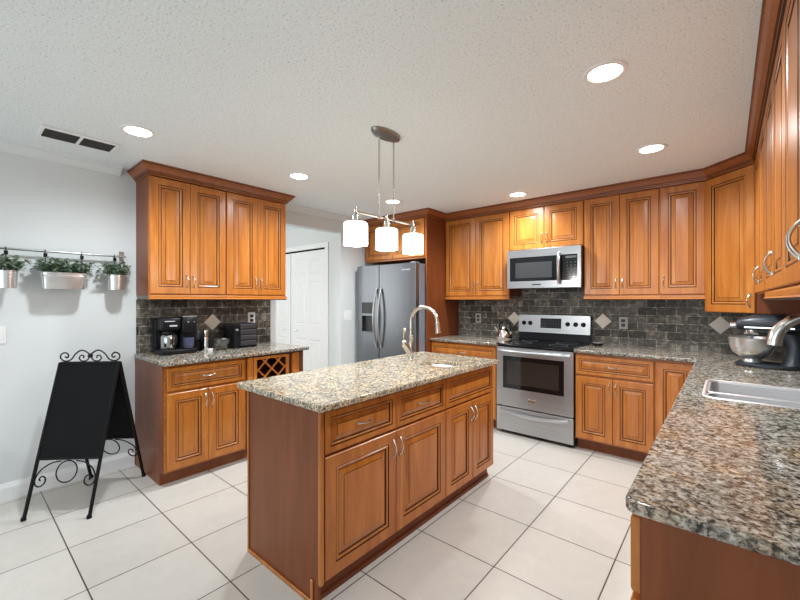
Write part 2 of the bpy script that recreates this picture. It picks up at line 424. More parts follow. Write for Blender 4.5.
for (x0, x1, kx) in ((-4.945, -4.15, -4.79), (-5.75, -4.957, -5.12)):
    lf = closet_leaf(x0, x1, d1)
    bm = nb(); lathe(bm, [(0.001, 0.0), (0.008, 0.0), (0.007, 0.012), (0.017, 0.02), (0.018, 0.03), (0.010, 0.036), (0.001, 0.037)], seg=14)
    bmesh.ops.rotate(bm, verts=bm.verts[:], matrix=Matrix.Rotation(PI/2, 3, 'X')); bmesh.ops.translate(bm, verts=bm.verts[:], vec=(kx, HY-0.0005, 0.915))
    link('door_knob', bm, 'chrome', lf, True)
bm = nb(); box(bm, -5.76, -4.14, HY+0.004, HY+0.04, 2.05, 2.069); link('door_track', bm, 'iron', d1)

# baseboard, cove trim
BB = [(0, 0), (0.016, 0), (0.016, 0.085), (0.010, 0.10), (0.006, 0.115), (0, 0.115)]
struct(sweep('baseboard_left', BB, [(XL, -3.0), (XL, 0.985)], 'white'), 'white baseboard under the planter wall', 'baseboard')
struct(sweep('baseboard_jamb', BB, [(XL, 3.21), (XL, 3.6)], 'white'), 'white baseboard beside the fridge', 'baseboard')
COV = [(0, ZC-0.058), (0.014, ZC-0.058), (0.03, ZC-0.045), (0.055, ZC-0.02), (0.08, ZC-0.012), (0.08, ZC), (0, ZC)]
struct(sweep('trim_2', COV, [(XL, -3.0), (XL, 0.89)], 'covepaint'), 'pale cove trim where the planter wall meets the ceiling', 'trim')
struct(sweep('trim_3', COV, [(XL, 2.225), (XL, 3.59)], 'covepaint'), 'pale cove trim above the hall opening', 'trim')

# backsplash with diamond tiles
def accent(parent, c, axis):
    bm = nb(); s = 0.0775
    if axis == 'x': ring = lambda k, y: [(c[0]+k*s*math.cos(t), y, c[2]+k*s*math.sin(t)) for t in (0, PI/2, PI, 1.5*PI)]
    else: ring = lambda k, y: [(y, c[1]+k*s*math.cos(t), c[2]+k*s*math.sin(t)) for t in (0, PI/2, PI, 1.5*PI)]
    sg = -1 if axis == 'x' else 1
    o = c[1] if axis == 'x' else c[0]
    loft(bm, [ring(1, o), ring(1, o+sg*0.002), ring(0.95, o+sg*0.004)])
    return link('accent_tile', bm, 'cream', parent)
bm = nb(); box(bm, -2.653, XR-0.013, YB-0.012, YB-0.0005, CT+0.001, 1.48)
bs = struct(link('backsplash', bm, 'slate'), 'dark slate brick tile behind the range', 'backsplash')
for x, z in ((-1.895, 1.142), (-0.957, 1.142), (-0.045, 1.14)): accent(bs, (x, YB-0.0121, z), 'x')
bm = nb(); box(bm, XR-0.012, XR-0.0005, 0.98, YB-0.0005, CT+0.001, 1.36)
struct(link('backsplash', bm, 'slate_y'), 'dark slate brick tile behind the main sink', 'backsplash')
bm = nb(); box(bm, XL+0.0005, XL+0.012, 1.0, 2.222, CT+0.001, 1.36)
bs2 = struct(link('backsplash', bm, 'slate_y'), 'dark slate brick tile behind the coffee maker', 'backsplash')
accent(bs2, (XL+0.0121, 1.615, 1.146), 'y')

# ------------------------------------------------------------------ cabinet kit (local frame: x across, y into the wall, z up; carcass front at y=0)
def handle(parent, x, y, z, vertical=True, L=0.088):
    bm = nb(); pts = []; rad = []
    N = 12
    for k in range(N+1):
        t = k/N; s = (t-0.5)*L
        h = 0.003+0.023*math.sin(PI*t)**0.75
        pts.append((x, y-h, z+s) if vertical else (x+s, y-h, z)); rad.append(0.0034+0.0016*abs(t-0.5)*2)
    tube(bm, pts, rad, 8)
    for s in (-L/2, L/2):
        if vertical: box(bm, x-0.006, x+0.006, y-0.006, y-0.0002, z+s-0.009, z+s+0.009, 0.002)
        else: box(bm, x+s-0.009, x+s+0.009, y-0.006, y-0.0002, z-0.006, z+0.006, 0.002)
    return link('handle', bm, 'nickel', parent, True)

def panel_door(name, parent, x0, x1, z0, z1, y=0.0, fw=0.056, hpos=None, hvert=True, s=1.0):
    """raised panel door or drawer front standing 19 mm proud of y; a dark glaze lies in the grooves"""
    y = y-0.001; T = 0.019
    def ring(i, d): return [(x0+i, y-d, z0+i), (x1-i, y-d, z0+i), (x1-i, y-d, z1-i), (x0+i, y-d, z1-i)]
    fw = fw*s
    prof = [(0, 0.0, 0), (0, T-0.004, 0), (0.0035, T-0.0005, 0), (0.006, T, 0), (fw, T, 0), (fw+0.001*s, T-0.0045, 1), (fw+0.0042*s, T-0.0045, 1),
            (fw+0.0075*s, T-0.001, 0), (fw+0.013*s, T-0.0012, 0), (fw+0.018*s, T-0.004, 0), (fw+0.0195*s, T-0.009, 1)]
    bm = nb(); loft(bm, [ring(i, d) for i, d, m in prof], cap=False, mids=[m for i, d, m in prof[1:]])

    o = link(name, bm, ['wood', 'glaze'], parent)
    a = fw+0.0195*s
    pr = [(a, T-0.009, 1), (a+0.0048*s, T-0.009, 1), (a+0.031*s, T-0.004, 0), (a+0.0325*s, T-0.004, 1), (a+0.033*s, T-0.002, 1), (a+0.0355*s, T-0.0015, 0)]
    if (z1-z0)/2 < a+0.037*s:
        k = ((z1-z0)/2-a-0.006)/(0.034*s); pr = [(a+(i-a)*k, d, m) for i, d, m in pr]
    bm = nb(); vr = loft(bm, [ring(i, d) for i, d, m in pr], cap=False, mids=[m for i, d, m in pr[1:]])
    bm.faces.new(vr[-1]);
    link('raised_panel', bm, ['wood', 'glaze'], o)
    if hpos: handle(o, hpos[0], y-T, hpos[1], hvert)
    return o

def hollow(bm, x0, x1, d, z0, z1, zl):
    # front, back, sides and a floor panel at zl: the top stays open for a sink bowl
    w = 0.018
    box(bm, x0, x1, 0, w, z0, z1); box(bm, x0, x1, d-w, d, z0, z1)
    box(bm, x0, x0+w, w, d-w, z0, z1); box(bm, x1-w, x1, w, d-w, z0, z1)
    box(bm, x0+w, x1-w, w, d-w, z0, zl)

def carcass(parent, x0, x1, d, z0, z1, toe=False, mats='veneer', open_top=False):
    bm = nb()
    if open_top: hollow(bm, x0, x1, d, z0, z1, z0+0.018)
    else: box(bm, x0, x1, 0, d, z0, z1)
    for f in bm.faces:
        f.material_index = 1 if f.normal.y < -0.5 else 0
    o = link('carcass', bm, [mats, 'woodh'], parent)
    if toe:
        bm = nb(); box(bm, x0, x1, 0.062, d, 0.0, z0-0.0002); link('toe_kick', bm, 'veneer', parent)
    return o

def drawer(parent, x0, x1, z0, z1, h=True):
    return panel_door('drawer', parent, x0, x1, z0, z1, fw=0.036, s=0.8, hpos=((x0+x1)/2, (z0+z1)/2) if h else None, hvert=False)

UZ0, UZ1, RZ = 1.395, 2.325, 1.355
G = 0.003
RAIL = [(0, RZ), (0.006, RZ), (0.010, RZ+0.008), (0.004, RZ+0.014), (0.004, RZ+0.034), (0, UZ0-0.0005), (-0.018, UZ0-0.0005), (-0.018, RZ)]
def upper(name_label, loc, rz, w, doors, z0=UZ0, rail=True, d=0.3, group=None, z1=UZ1, railx=None):
    t = thing('wall_cabinet', name_label, 'cabinet', loc, rz, group)
    carcass(t, 0.0005, w-0.0005, d, z0, z1)
    for (a, b, hx) in doors:
        hp = None
        if hx == 'l': hp = (a+0.026, z0+0.115)
        if hx == 'r': hp = (b-0.026, z0+0.115)
        panel_door('door', t, a+G/2, b-G/2, z0+0.008, z1-0.006, hpos=hp)
    if rail:
        a, b = railx or (0.0005, w-0.0005)
        sweep('light_rail', RAIL, [(a, -0.018), (b, -0.018)], ['woodh', 'glaze'], t, glaze=(1,))
    return t

# uppers on the back wall (door fronts at y = 3.972)
YF = 3.9925
XA, XM, XC4, XC5, XD = -2.655, -1.8177, -1.0557, -0.4461, -0.130
upper('tall golden double-door wall cabinet between the fridge panel and the microwave', (XA+0.001, YF, 0), 0, XM-XA-0.001, [(0.004, 0.42, 'r'), (0.42, 0.834, 'l')], d=0.304)
upper('short golden double-door wall cabinet directly above the microwave', (XM, YF, 0), 0, XC4-XM, [(0.004, 0.381, 'r'), (0.381, 0.758, 'l')], z0=1.882, rail=False, d=0.304)
upper('golden double-door wall cabinet just right of the microwave', (XC4, YF, 0), 0, XC5-XC4, [(0.004, 0.305, 'r'), (0.305, 0.606, 'l')], d=0.304)
upper('narrow single-door wall cabinet beside the angled corner cabinet', (XC5, YF, 0), 0, XD-XC5, [(0.004, 0.312, 'l')], d=0.304)
# angled corner cabinet
t = thing('corner_wall_cabinet', 'angled corner wall cabinet hanging lower than its neighbours above the stand mixer', 'cabinet', (XD, YF-0.0005, 0), -PI/4)
LEG = 0.294
DW = LEG*math.sqrt(2)
zc0 = 1.258
bm = nb()
def w2l(x, y):
    v = Matrix.Rotation(PI/4, 2) @ Vector((x-XD, y-YF+0.0005)); return v.x, v.y
outl = [w2l(XD+0.0006, YF), w2l(XD+0.0006+LEG-0.0006, YF-LEG), w2l(XR-0.001, YF-LEG), w2l(XR-0.001, YB-0.001), w2l(XD+0.0006, YB-0.001)]
loft(bm, [[(p[0], p[1], zc0) for p in outl], [(p[0], p[1], UZ1) for p in outl]])
link('carcass', bm, 'veneer', t)
panel_door('door', t, 0.006, DW-0.008, zc0+0.003, UZ1-0.006, y=-0.0006, fw=0.06, hpos=(DW-0.034, zc0+0.095))
# right wall uppers: frame local x -> -Y, y -> +X
XFR = 0.1655
def rupper(label, y0, y1, doors, rail=True):
    upper(label, (XFR, y0, 0), -PI/2, y0-y1, doors, d=0.3005, rail=rail)
rupper('right wall cabinet nearest the angled corner, seen almost edge on', 3.686, 2.715, [(0.05, 0.508, 'r'), (0.508, 0.967, 'l')], False)
rupper('middle right wall cabinet over the main sink, seen almost edge on', 2.66, 1.84, [(0.004, 0.41, 'r'), (0.41, 0.816, 'l')])
rupper('nearest right wall cabinet, cut off by the right picture edge', 1.84, 0.98, [(0.004, 0.43, 'r'), (0.43, 0.856, 'l')])
# left wall uppers: local x -> +Y, y -> -X
XFL = XL+0.305
upper('left wall cabinet above the coffee maker, near half of the pair', (XFL, 1.0, 0), PI/2, 0.6, [(0.006, 0.2985, 'r'), (0.2985, 0.597, 'l')], d=0.304)
upper('left wall cabinet above the bread box, far half of the pair', (XFL, 1.6005, 0), PI/2, 0.612, [(0.003, 0.304, 'r'), (0.304, 0.606, 'l')], d=0.304)
# cabinet over the fridge and tall end panel
YP = 3.60
t = thing('wall_cabinet', 'short deep double-door cabinet over the refrigerator', 'cabinet', (-3.69, YP+0.02, 0), 0)
bm = nb(); box(bm, 0.0, 1.014, 0, YB-YP-0.022, 1.85, UZ1)
for f in bm.faces: f.material_index = 1 if f.normal.y < -0.5 else 0
link('carcass', bm, ['veneer', 'woodh'], t)
panel_door('door', t, 0.02, 0.5, 1.872, UZ1-0.006, fw=0.05); panel_door('door', t, 0.503, 0.99, 1.872, UZ1-0.006, fw=0.05)
bm = nb(); box(bm, -2.675, -2.6555, YP, YB-0.001, 0, UZ1)
tag(link('fridge_end_panel', bm, 'veneer'), 'tall reddish brown wood panel on the right of the refrigerator', 'panel')

# crown mouldings
CP = [(-0.012, UZ1+0.0005), (0.006, UZ1+0.0005), (0.007, UZ1+0.012), (0.015, UZ1+0.014), (0.016, UZ1+0.024), (0.023, UZ1+0.028), (0.040, UZ1+0.046),
      (0.053, UZ1+0.066), (0.058, UZ1+0.068), (0.062, UZ1+0.074), (0.062, ZC-0.0005), (-0.012, ZC-0.0005)]
tag(sweep('crown_molding', CP, [(-3.715, YP), (-2.655, YP), (-2.655, 3.972), (-0.122, 3.972), (0.156, 3.694), (0.156, 0.96), (XR-0.001, 0.96)], ['crown', 'glaze'], glaze=(2, 4, 8)),
    'long reddish crown moulding above the back and right wall cabinets', 'crown moulding')
tag(sweep('crown_molding', CP, [(XL+0.001, 1.0), (-3.395, 1.0), (-3.395, 2.213), (XL+0.001, 2.213)], ['crown', 'glaze'], glaze=(2, 4, 8)),
    'short reddish crown moulding above the left wall cabinets', 'crown moulding')

# ------------------------------------------------------------------ base cabinets
BZ0, BZ1 = 0.10, CB-0.001
DZ = [(0.115, 0.672), (0.690, 0.858)]
def base(label, loc, rz, w, doors, drawers, d=0.598, toe=True, open_top=False):
    t = thing('base_cabinet', label, 'cabinet', loc, rz)
    carcass(t, 0.0005, w-0.0005, d, BZ0, BZ1, toe, open_top=open_top)
    for (a, b, hx) in doors:
        hp = (a+0.026, DZ[0][1]-0.085) if hx == 'l' else (b-0.026, DZ[0][1]-0.085) if hx == 'r' else None
        panel_door('door', t, a+G/2, b-G/2, DZ[0][0], DZ[0][1], fw=0.054, hpos=hp)
    for (a, b, h) in drawers: drawer(t, a+G/2, b-G/2, DZ[1][0], DZ[1][1], h)
    return t
YBF = 3.697
base('base cabinet left of the range, mostly hidden behind the island', (XA, YBF, 0), 0, XM-XA-0.004, [(0.004, 0.415, 'r'), (0.415, 0.828, 'l')], [(0.004, 0.828, True)])
base('base cabinet right of the range with one drawer over two doors', (XC4+0.004, YBF, 0), 0, XC5-XC4-0.004, [(0.004, 0.304, 'r'), (0.304, 0.603, 'l')], [(0.004, 0.603, True)])
t = thing('base_cabinet', 'blind corner base cabinet with one full height door, partly behind the sink counter', 'cabinet', (XC5+0.0005, YBF, 0), 0)
carcass(t, 0.0005, 0.292, 0.598, BZ0, BZ1, True)
panel_door('door', t, 0.006, 0.262, DZ[0][0], DZ[1][1], fw=0.05)
# right run (fronts face the island)
XRF = -0.150
base('corner base cabinet under the far end of the sink counter', (XRF, 3.66, 0), -PI/2, 0.86, [(0.30, 0.856, 'r')], [(0.30, 0.856, True)], d=0.615)
base('sink base cabinet under the main sink', (XRF, 2.80, 0), -PI/2, 0.76, [(0.004, 0.38, 'r'), (0.38, 0.756, 'l')], [(0.004, 0.756, False)], d=0.615, open_top=True)
t = base('base cabinet at the near end of the sink counter with a plain reddish end panel', (XRF, 2.04, 0), -PI/2, 1.03, [(0.004, 0.515, 'r'), (0.515, 1.026, 'l')], [(0.004, 0.515, True), (0.515, 1.026, True)], d=0.615)
bm = nb(); box(bm, 1.0301, 1.040, 0.004, 0.615, 0.0, BZ1); link('end_panel', bm, 'veneer', t)
# left run
XLF = -3.088
t = base('left base cabinet with one drawer over two doors beside the black sign', (XLF, 1.0, 0), PI/2, 0.62, [(0.016, 0.309, 'r'), (0.309, 0.603, 'l')], [(0.016, 0.603, True)], d=0.63)
bm = nb(); box(bm, -0.008, 0.0003, -0.0005, 0.63, 0.10, BZ1); box(bm, -0.008, 0.0003, 0.062, 0.63, 0.0, 0.10); link('end_panel', bm, 'veneer', t)
# wine rack cabinet with fluted pilasters
t = thing('wine_rack_cabinet', 'wine rack cabinet with a crossed lattice front between fluted posts', 'cabinet', (XLF, 1.6215, 0), PI/2)
bm = nb()
box(bm, 0, 0.565, 0.30, 0.63, BZ0, BZ1); box(bm, 0, 0.06, 0, 0.30, BZ0, BZ1); box(bm, 0.40, 0.565, 0, 0.30, BZ0, BZ1)
box(bm, 0.06, 0.40, 0, 0.30, BZ0, 0.64); box(bm, 0.06, 0.40, 0.0, 0.30, 0.852, BZ1)
link('carcass', bm, ['inside'], t)
bm = nb(); box(bm, 0, 0.565, 0.062, 0.63, 0, BZ0-0.0002); link('toe_kick', bm, 'veneer', t)
bm = nb(); box(bm, 0.5655, 0.573, 0.0, 0.63, 0.0, BZ1); link('end_panel', bm, 'veneer', t)
def pilaster(a, b):
    bm = nb(); box(bm, a, b, -0.019, -0.001, 0.70, 0.865, 0.003); box(bm, a, b, -0.019, -0.001, 0.105, 0.20, 0.003)
    w = b-a; n = 3
    for k in range(n):
        c = a+w*(k+0.5)/n; r = w/n*0.5
        pts = []
        loft(bm, [[(c+r*math.cos(q), -0.001-r*0.55*math.sin(q)-0.004, z) for q in [PI*i/8 for i in range(9)]]+[(c-r, -0.001, z), (c+r, -0.001, z)] for z in (0.2005, 0.6995)])
    box(bm, a, b, -0.023, -0.001, 0.63, 0.70, 0.004)
    return link('fluted_post', bm, 'wood', t)
pilaster(0.003, 0.058); pilaster(0.44, 0.515)
bm = nb()
X0, X1, Z0, Z1 = 0.062, 0.405, 0.64, 0.862
box(bm, X0, X0+0.028, -0.019, -0.001, Z0, Z1, 0.002); box(bm, X1-0.028, X1, -0.019, -0.001, Z0, Z1, 0.002)
box(bm, X0+0.028, X1-0.028, -0.019, -0.001, Z0, Z0+0.022, 0.002); box(bm, X0+0.028, X1-0.028, -0.019, -0.001, Z1-0.022, Z1, 0.002)
link('rack_frame', bm, 'wood', t)
bm = nb()
xa, xb, za, zb = X0+0.028, X1-0.028, Z0+0.022, Z1-0.022
def clipline(x, z, dx, dz):
    ts = []
    for (v, d, lo, hi) in ((x, dx, xa, xb), (z, dz, za, zb)):
        ts.append(sorted(((lo-v)/d, (hi-v)/d)))
    a = max(ts[0][0], ts[1][0]); b = min(ts[0][1], ts[1][1])
    return (a, b) if b-a > 0.01 else None
for sgn, yy in ((1, -0.013), (-1, -0.007)):
    for k in range(-4, 5):
        cx = (xa+xb)/2+k*0.13+(0.0 if sgn > 0 else 0.0); r = clipline(cx, (za+zb)/2, 0.7071, 0.7071*sgn)
        if r:
            for_pts = [(cx+0.7071*q, yy, (za+zb)/2+0.7071*sgn*q) for q in r]
            p, q = Vector(for_pts[0]), Vector(for_pts[1]); d = (q-p).normalized(); nrm = Vector((-d.z, 0, d.x))*0.007
            loft(bm, [[e+nrm+Vector((0, -0.003, 0)), e-nrm+Vector((0, -0.003, 0)), e-nrm+Vector((0, 0.003, 0)), e+nrm+Vector((0, 0.003, 0))] for e in (p, q)])
link('wine_lattice', bm, 'wood', t)
panel_door('door', t, 0.064, 0.403, 0.115, 0.632, fw=0.05)

# island
t = thing('kitchen_island', 'central wooden kitchen island with drawers and raised panel doors', 'island', (-1.37, 1.066, 0), PI/2)
IL = 1.618; ID = 0.605
bm = nb(); hollow(bm, 0, IL, ID, 0.10, BZ1, 0.118)
for f in bm.faces: f.material_index = 1 if f.normal.y < -0.5 else 0
link('carcass', bm, ['veneer', 'woodh'], t)
bm = nb(); box(bm, 0.0, IL, 0.05, ID, 0, 0.0998); link('toe_kick', bm, 'veneer', t)
bm = nb(); box(bm, -0.016, -0.0003, 0.0, ID, 0.0, BZ1)
ep = link('end_panel', bm, 'veneer', t)
bm = nb(); box(bm, -0.022, -0.0162, ID-0.012, ID, 0.0, BZ1-0.001, 0.002); box(bm, -0.026, -0.0162, 0.0, ID-0.0125, 0.0, 0.018, 0.004); box(bm, -0.024, -0.0162, 0.028, 0.046, 0.0182, 0.11, 0.003)
link('edge_trim', bm, 'wood', ep)
bm = nb(); box(bm, -0.0162, 0.003, -0.0195, -0.0005, 0.10, BZ1, 0.002); link('corner_stile', bm, 'wood', t)
sweep('base_molding', [(0, 0), (0.022, 0.0), (0.022, 0.02), (0.012, 0.03), (0.010, 0.06), (0.0, 0.075)], [(-0.015, 0.048), (IL, 0.048)], ['veneer'], t)
cols = [0.012, 0.490, 0.966, 1.300, 1.612]
panel_door('door', t, cols[0], cols[1]-0.003, 0.108, 0.655, fw=0.058, hpos=(cols[1]-0.03, 0.57))
panel_door('door', t, cols[1], cols[2]-0.003, 0.108, 0.655, fw=0.058, hpos=(cols[1]+0.027, 0.57))
panel_door('door', t, cols[2]+0.003, cols[3]-0.0015, 0.108, 0.655, fw=0.052, hpos=(cols[3]-0.026, 0.57))
panel_door('door', t, cols[3]+0.0015, cols[4], 0.108, 0.655, fw=0.052, hpos=(cols[3]+0.026, 0.57))
drawer(t, cols[0], cols[1]-0.003, 0.668, 0.86); drawer(t, cols[1], cols[2]-0.003, 0.668, 0.86)
panel_door('drawer_front', t, cols[2]+0.003, cols[4], 0.668, 0.86, fw=0.036, s=0.8)

# ------------------------------------------------------------------ countertops
ix0, ix1, iy0, iy1 = -2.022, -1.295, 1.008, 2.665
ISINK = rrect(-1.66, -1.40, 2.12, 2.36, 0.06)
tag(slab('countertop', rrect(ix0, ix1, iy0, iy1, 0.012), [ISINK], CB, CT, 'granite'), 'speckled beige granite top on the central island', 'countertop')
tag(slab('countertop', [(XL+0.0125, 0.985), (-3.04, 0.985), (-3.04, 2.226), (XL+0.0125, 2.226)], [], CB, CT, 'granite2'), 'granite top on the left base cabinets under the coffee maker', 'countertop')
tag(slab('countertop', [(-2.654, 3.655), (XM-0.003, 3.655), (XM-0.003, YB-0.0125), (-2.654, YB-0.0125)], [], CB, CT, 'granite2'), 'short granite top left of the range under the kettle', 'countertop')
XCe = -0.178
MS = rrect(-0.086, 0.336, 2.256, 2.756, 0.052)
near = [(XCe+0.03-0.03*math.cos(q), 0.979+0.03-0.03*math.sin(q)) for q in [PI/2*k/5 for k in range(6)]]
tag(slab('countertop', [(XC4+0.003, YB-0.0125), (XC4+0.003, 3.655), (XCe, 3.655)]+near+[(XR-0.0125, 0.979), (XR-0.0125, YB-0.0125)], [MS], CB, CT, 'granite2', bev=0.007),
    'long L-shaped granite countertop around the main sink in the right foreground', 'countertop')

def bowl(bm, x0, x1, y0, y1, r, ztop, depth, flange=0.018):
    # ledge, walls and floor of a pressed steel bowl with thickness
    def R(i, z, rr): return [(p[0], p[1], z) for p in rrect(x0+i, x1-i, y0+i, y1-i, rr)]
    loft(bm, [R(-flange, ztop, r+flange), R(0, ztop, r), R(0.003, ztop-0.006, r), R(0.01, ztop-depth*0.8, r-0.004), R(0.03, ztop-depth, r-0.015), R(0.09, ztop-depth-0.004, 0.02)], cap=False)
    vs = [bm.verts.new(p) for p in R(0.09, ztop-depth-0.004, 0.02)]; bm.faces.new(vs)
    loft(bm, [R(-flange, ztop, r+flange), R(-flange, ztop-0.002, r+flange), R(-0.002, ztop-0.003, r), R(0.007, ztop-depth*0.8, r-0.004), R(0.027, ztop-depth-0.003, r-0.015), R(0.09, ztop-depth-0.007, 0.02)], cap=False)
t = thing('kitchen_sink', 'stainless double-bowl sink set in the right foreground counter', 'sink', (0.12, 2.53, 0.70))
t2 = Vector((0.12, 2.53, 0.70))
def offs(bm, v): bmesh.ops.translate(bm, verts=bm.verts[:], vec=v); return bm
ZS = CB-0.0005
for nm, a, b, dp in (('far_bowl', 2.412, 2.738, 0.17), ('near_bowl', 2.272, 2.392, 0.16)):
    bm = nb(); bowl(bm, -0.068, 0.318, a, b, 0.034, CT-0.004, dp, 0.0095); bmesh.ops.remove_doubles(bm, verts=bm.verts[:], dist=1e-4); link(nm, offs(bm, -t2), 'sink', t, True)
bm = nb()
def RR(i, z): return [(p[0], p[1], z) for p in rrect(-0.092+i, 0.342-i, 2.250+i, 2.762-i, 0.055-i*0.9)]
loft(bm, [RR(0, CT+0.0004), RR(0.002, CT+0.003), RR(0.008, CT+0.004), RR(0.014, CT+0.001), RR(0.0152, CT-0.0035), RR(0.0142, CT-0.0035), RR(0.0125, CT+0.0004)], cap=False)
link('rim', offs(bm, -t2), 'sinkrim', t, True)
bm = nb(); box(bm, -0.072, 0.322, 2.393, 2.411, CT-0.012, CT+0.001, 0.004); link('divider', offs(bm, -t2), 'sinkrim', t)
t = thing('prep_sink', 'small stainless prep sink in the island top beside the gooseneck faucet', 'sink', (-1.53, 2.24, 0.74))
bm = nb(); bowl(bm, -1.655, -1.405, 2.125, 2.355, 0.06, ZS, 0.13, 0.012); bmesh.ops.remove_doubles(bm, verts=bm.verts[:], dist=1e-4); link('bowl', offs(bm, Vector((1.53, -2.24, -0.74))), 'sink', t, True)
bm = nb(); lathe(bm, [(0.001, 0), (0.03, 0.0), (0.034, 0.002), (0.036, 0)], (0, 0, ZS-0.134-0.74+0.001), 20); link('drain', bm, 'chrome', t, True)

# ------------------------------------------------------------------ faucets
t = thing('island_faucet', 'brushed nickel gooseneck faucet with side lever on the island', 'faucet', (-1.795, 2.235, CT))
bm = nb(); lathe(bm, [(0.001, 0.0005), (0.030, 0.0005), (0.030, 0.006), (0.022, 0.012), (0.020, 0.03), (0.024, 0.05), (0.023, 0.075), (0.017, 0.10), (0.0165, 0.165), (0.019, 0.17), (0.019, 0.18), (0.013, 0.185), (0.001, 0.185)], seg=20)
link('body', bm, 'nickel', t, True)
bm = nb()
arc = [(0, 0, 0.18), (0, 0, 0.29)]+[(0.118-0.118*math.cos(q), 0, 0.29+0.105*math.sin(q)) for q in [PI*k/14 for k in range(1, 14)]]+[(0.238, 0, 0.285)]
tube(bm, arc, 0.0135, 14); link('spout', bm, 'nickel', t, True)
bm = nb(); tube(bm, [(0.238, 0, 0.288), (0.239, 0, 0.28), (0.243, 0, 0.24), (0.245, 0, 0.212)], [0.015, 0.017, 0.019, 0.023], 16); link('spray_head', bm, 'nickel', t, True)
bm = nb(); tube(bm, spline([(0, 0, 0.035), (-0.012, -0.022, 0.075), (-0.022, -0.05, 0.12), (-0.024, -0.055, 0.15)], 5), [0.018, 0.020, 0.021, 0.022, 0.023, 0.024, 0.025, 0.025, 0.025, 0.025, 0.024, 0.023, 0.021, 0.018, 0.015, 0.010], 14)
tube(bm, spline([(-0.024, -0.055, 0.148), (-0.022, -0.06, 0.19), (-0.018, -0.062, 0.215), (-0.004, -0.05, 0.235)], 5), [0.008]*8+[0.009, 0.010, 0.013, 0.015, 0.016, 0.016, 0.012, 0.005], 12)
link('lever', bm, 'nickel', t, True)

t = thing('kitchen_faucet', 'tall chrome pull-down faucet arching over the main sink', 'faucet', (0.405, 2.55, CT))
bm = nb(); lathe(bm, [(0.001, 0.0005), (0.032, 0.0005), (0.032, 0.008), (0.025, 0.014), (0.024, 0.11), (0.020, 0.12), (0.001, 0.12)], seg=24); link('body', bm, 'faucet', t, True)
bm = nb()
pa = spline([(0, 0, 0.10), (0, 0, 0.25), (-0.03, 0.0, 0.335), (-0.09, 0.0, 0.373), (-0.155, 0, 0.362), (-0.205, 0, 0.322)], 7)
tube(bm, pa, [0.021+0.004*k/len(pa) for k in range(len(pa))], 16); link('spout', bm, 'faucet', t, True)
bm = nb(); tube(bm, spline([(-0.199, 0, 0.3275), (-0.219, 0, 0.301), (-0.231, 0, 0.268), (-0.236, 0, 0.232)], 4), [0.0255+0.00055*k for k in range(13)], 18); link('spray_head', bm, 'faucet', t, True)
bm = nb(); tube(bm, [(0, -0.02, 0.06), (0, -0.05, 0.065), (0, -0.10, 0.10)], [0.012, 0.010, 0.006], 10); link('lever', bm, 'faucet', t, True)

# ------------------------------------------------------------------ range
t = thing('range_oven', 'stainless electric range with a black glass cooktop', 'range', (XM+0.003, 3.697, 0))
RW = XC4-XM-0.006
bm = nb(); box(bm, 0.0, RW, 0.0, 0.575, 0.03, 0.895)
for x in (0.03, RW-0.06): box(bm, x, x+0.03, 0.03, 0.06, 0.0, 0.0302); box(bm, x, x+0.03, 0.5, 0.53, 0.0, 0.0302)
link('body', bm, 'black', t)
bm = nb(); box(bm, -0.001, RW+0.001, -0.038, 0.53, 0.8955, 0.914, 0.006)
ct = link('cooktop', bm, 'blackgloss', t)
for (x, y, r) in ((0.19, 0.13, 0.105), (0.57, 0.13, 0.085), (0.19, 0.38, 0.08), (0.57, 0.38, 0.10)):
    bm = nb(); lathe(bm, [(r-0.003, 0.9142), (r-0.003, 0.9146), (r, 0.9146), (r, 0.9142)], (x, y, 0), 40); link('burner_ring', bm, 'midgrey', ct)
bm = nb(); box(bm, 0, RW, 0.5305, 0.575, 0.914, 1.0, 0.003); box(bm, 0.006, RW-0.006, 0.54, 0.575, 1.0, 1.19, 0.002); link('backguard', bm, 'black', t)
bm = nb()
loft(bm, [[(0.0, 0.517, 0.998), (RW, 0.517, 0.998), (RW, 0.531, 1.19), (0.0, 0.531, 1.19)], [(0.0, 0.5375, 0.998), (RW, 0.5375, 0.998), (RW, 0.5425, 1.196), (0.0, 0.5425, 1.196)]])
cp = link('control_panel', bm, 'steel', t)
def on_panel(z): return 0.517+(z-0.998)/0.192*0.014
bm = nb(); zz = (1.05, 1.155)
loft(bm, [[(0.25, on_panel(zz[0])-0.003, zz[0]), (0.47, on_panel(zz[0])-0.003, zz[0]), (0.47, on_panel(zz[1])-0.003, zz[1]), (0.25, on_panel(zz[1])-0.003, zz[1])],
          [(0.25, on_panel(zz[0])-0.0003, zz[0]), (0.47, on_panel(zz[0])-0.0003, zz[0]), (0.47, on_panel(zz[1])-0.0003, zz[1]), (0.25, on_panel(zz[1])-0.0003, zz[1])]])
ds = link('display', bm, 'display', cp)
bm = nb()
for r in range(3):
    for c in range(7):
        if r == 0 and 2 <= c <= 4: continue
        z = 1.066+r*0.03; x = 0.265+c*0.029
        box(bm, x, x+0.014, on_panel(z)-0.0042, on_panel(z)-0.0028, z, z+0.006)
link('button_marks', bm, 'keygrey', ds)
for x in (0.062, 0.135, 0.535, 0.615, 0.69):
    bm = nb(); z = 1.098
    lathe(bm, [(0.001, 0.022), (0.016, 0.022), (0.019, 0.016), (0.022, 0.002), (0.025, 0.0), (0.001, 0.0)], seg=20)
    bmesh.ops.rotate(bm, verts=bm.verts[:], matrix=Matrix.Rotation(PI/2, 3, 'X')); box(bm, -0.003, 0.003, -0.026, -0.018, -0.017, 0.017)
    offs(bm, (x, on_panel(z)-0.001, z)); link('knob', bm, 'black', cp, True)
bm = nb()
dy = -0.032
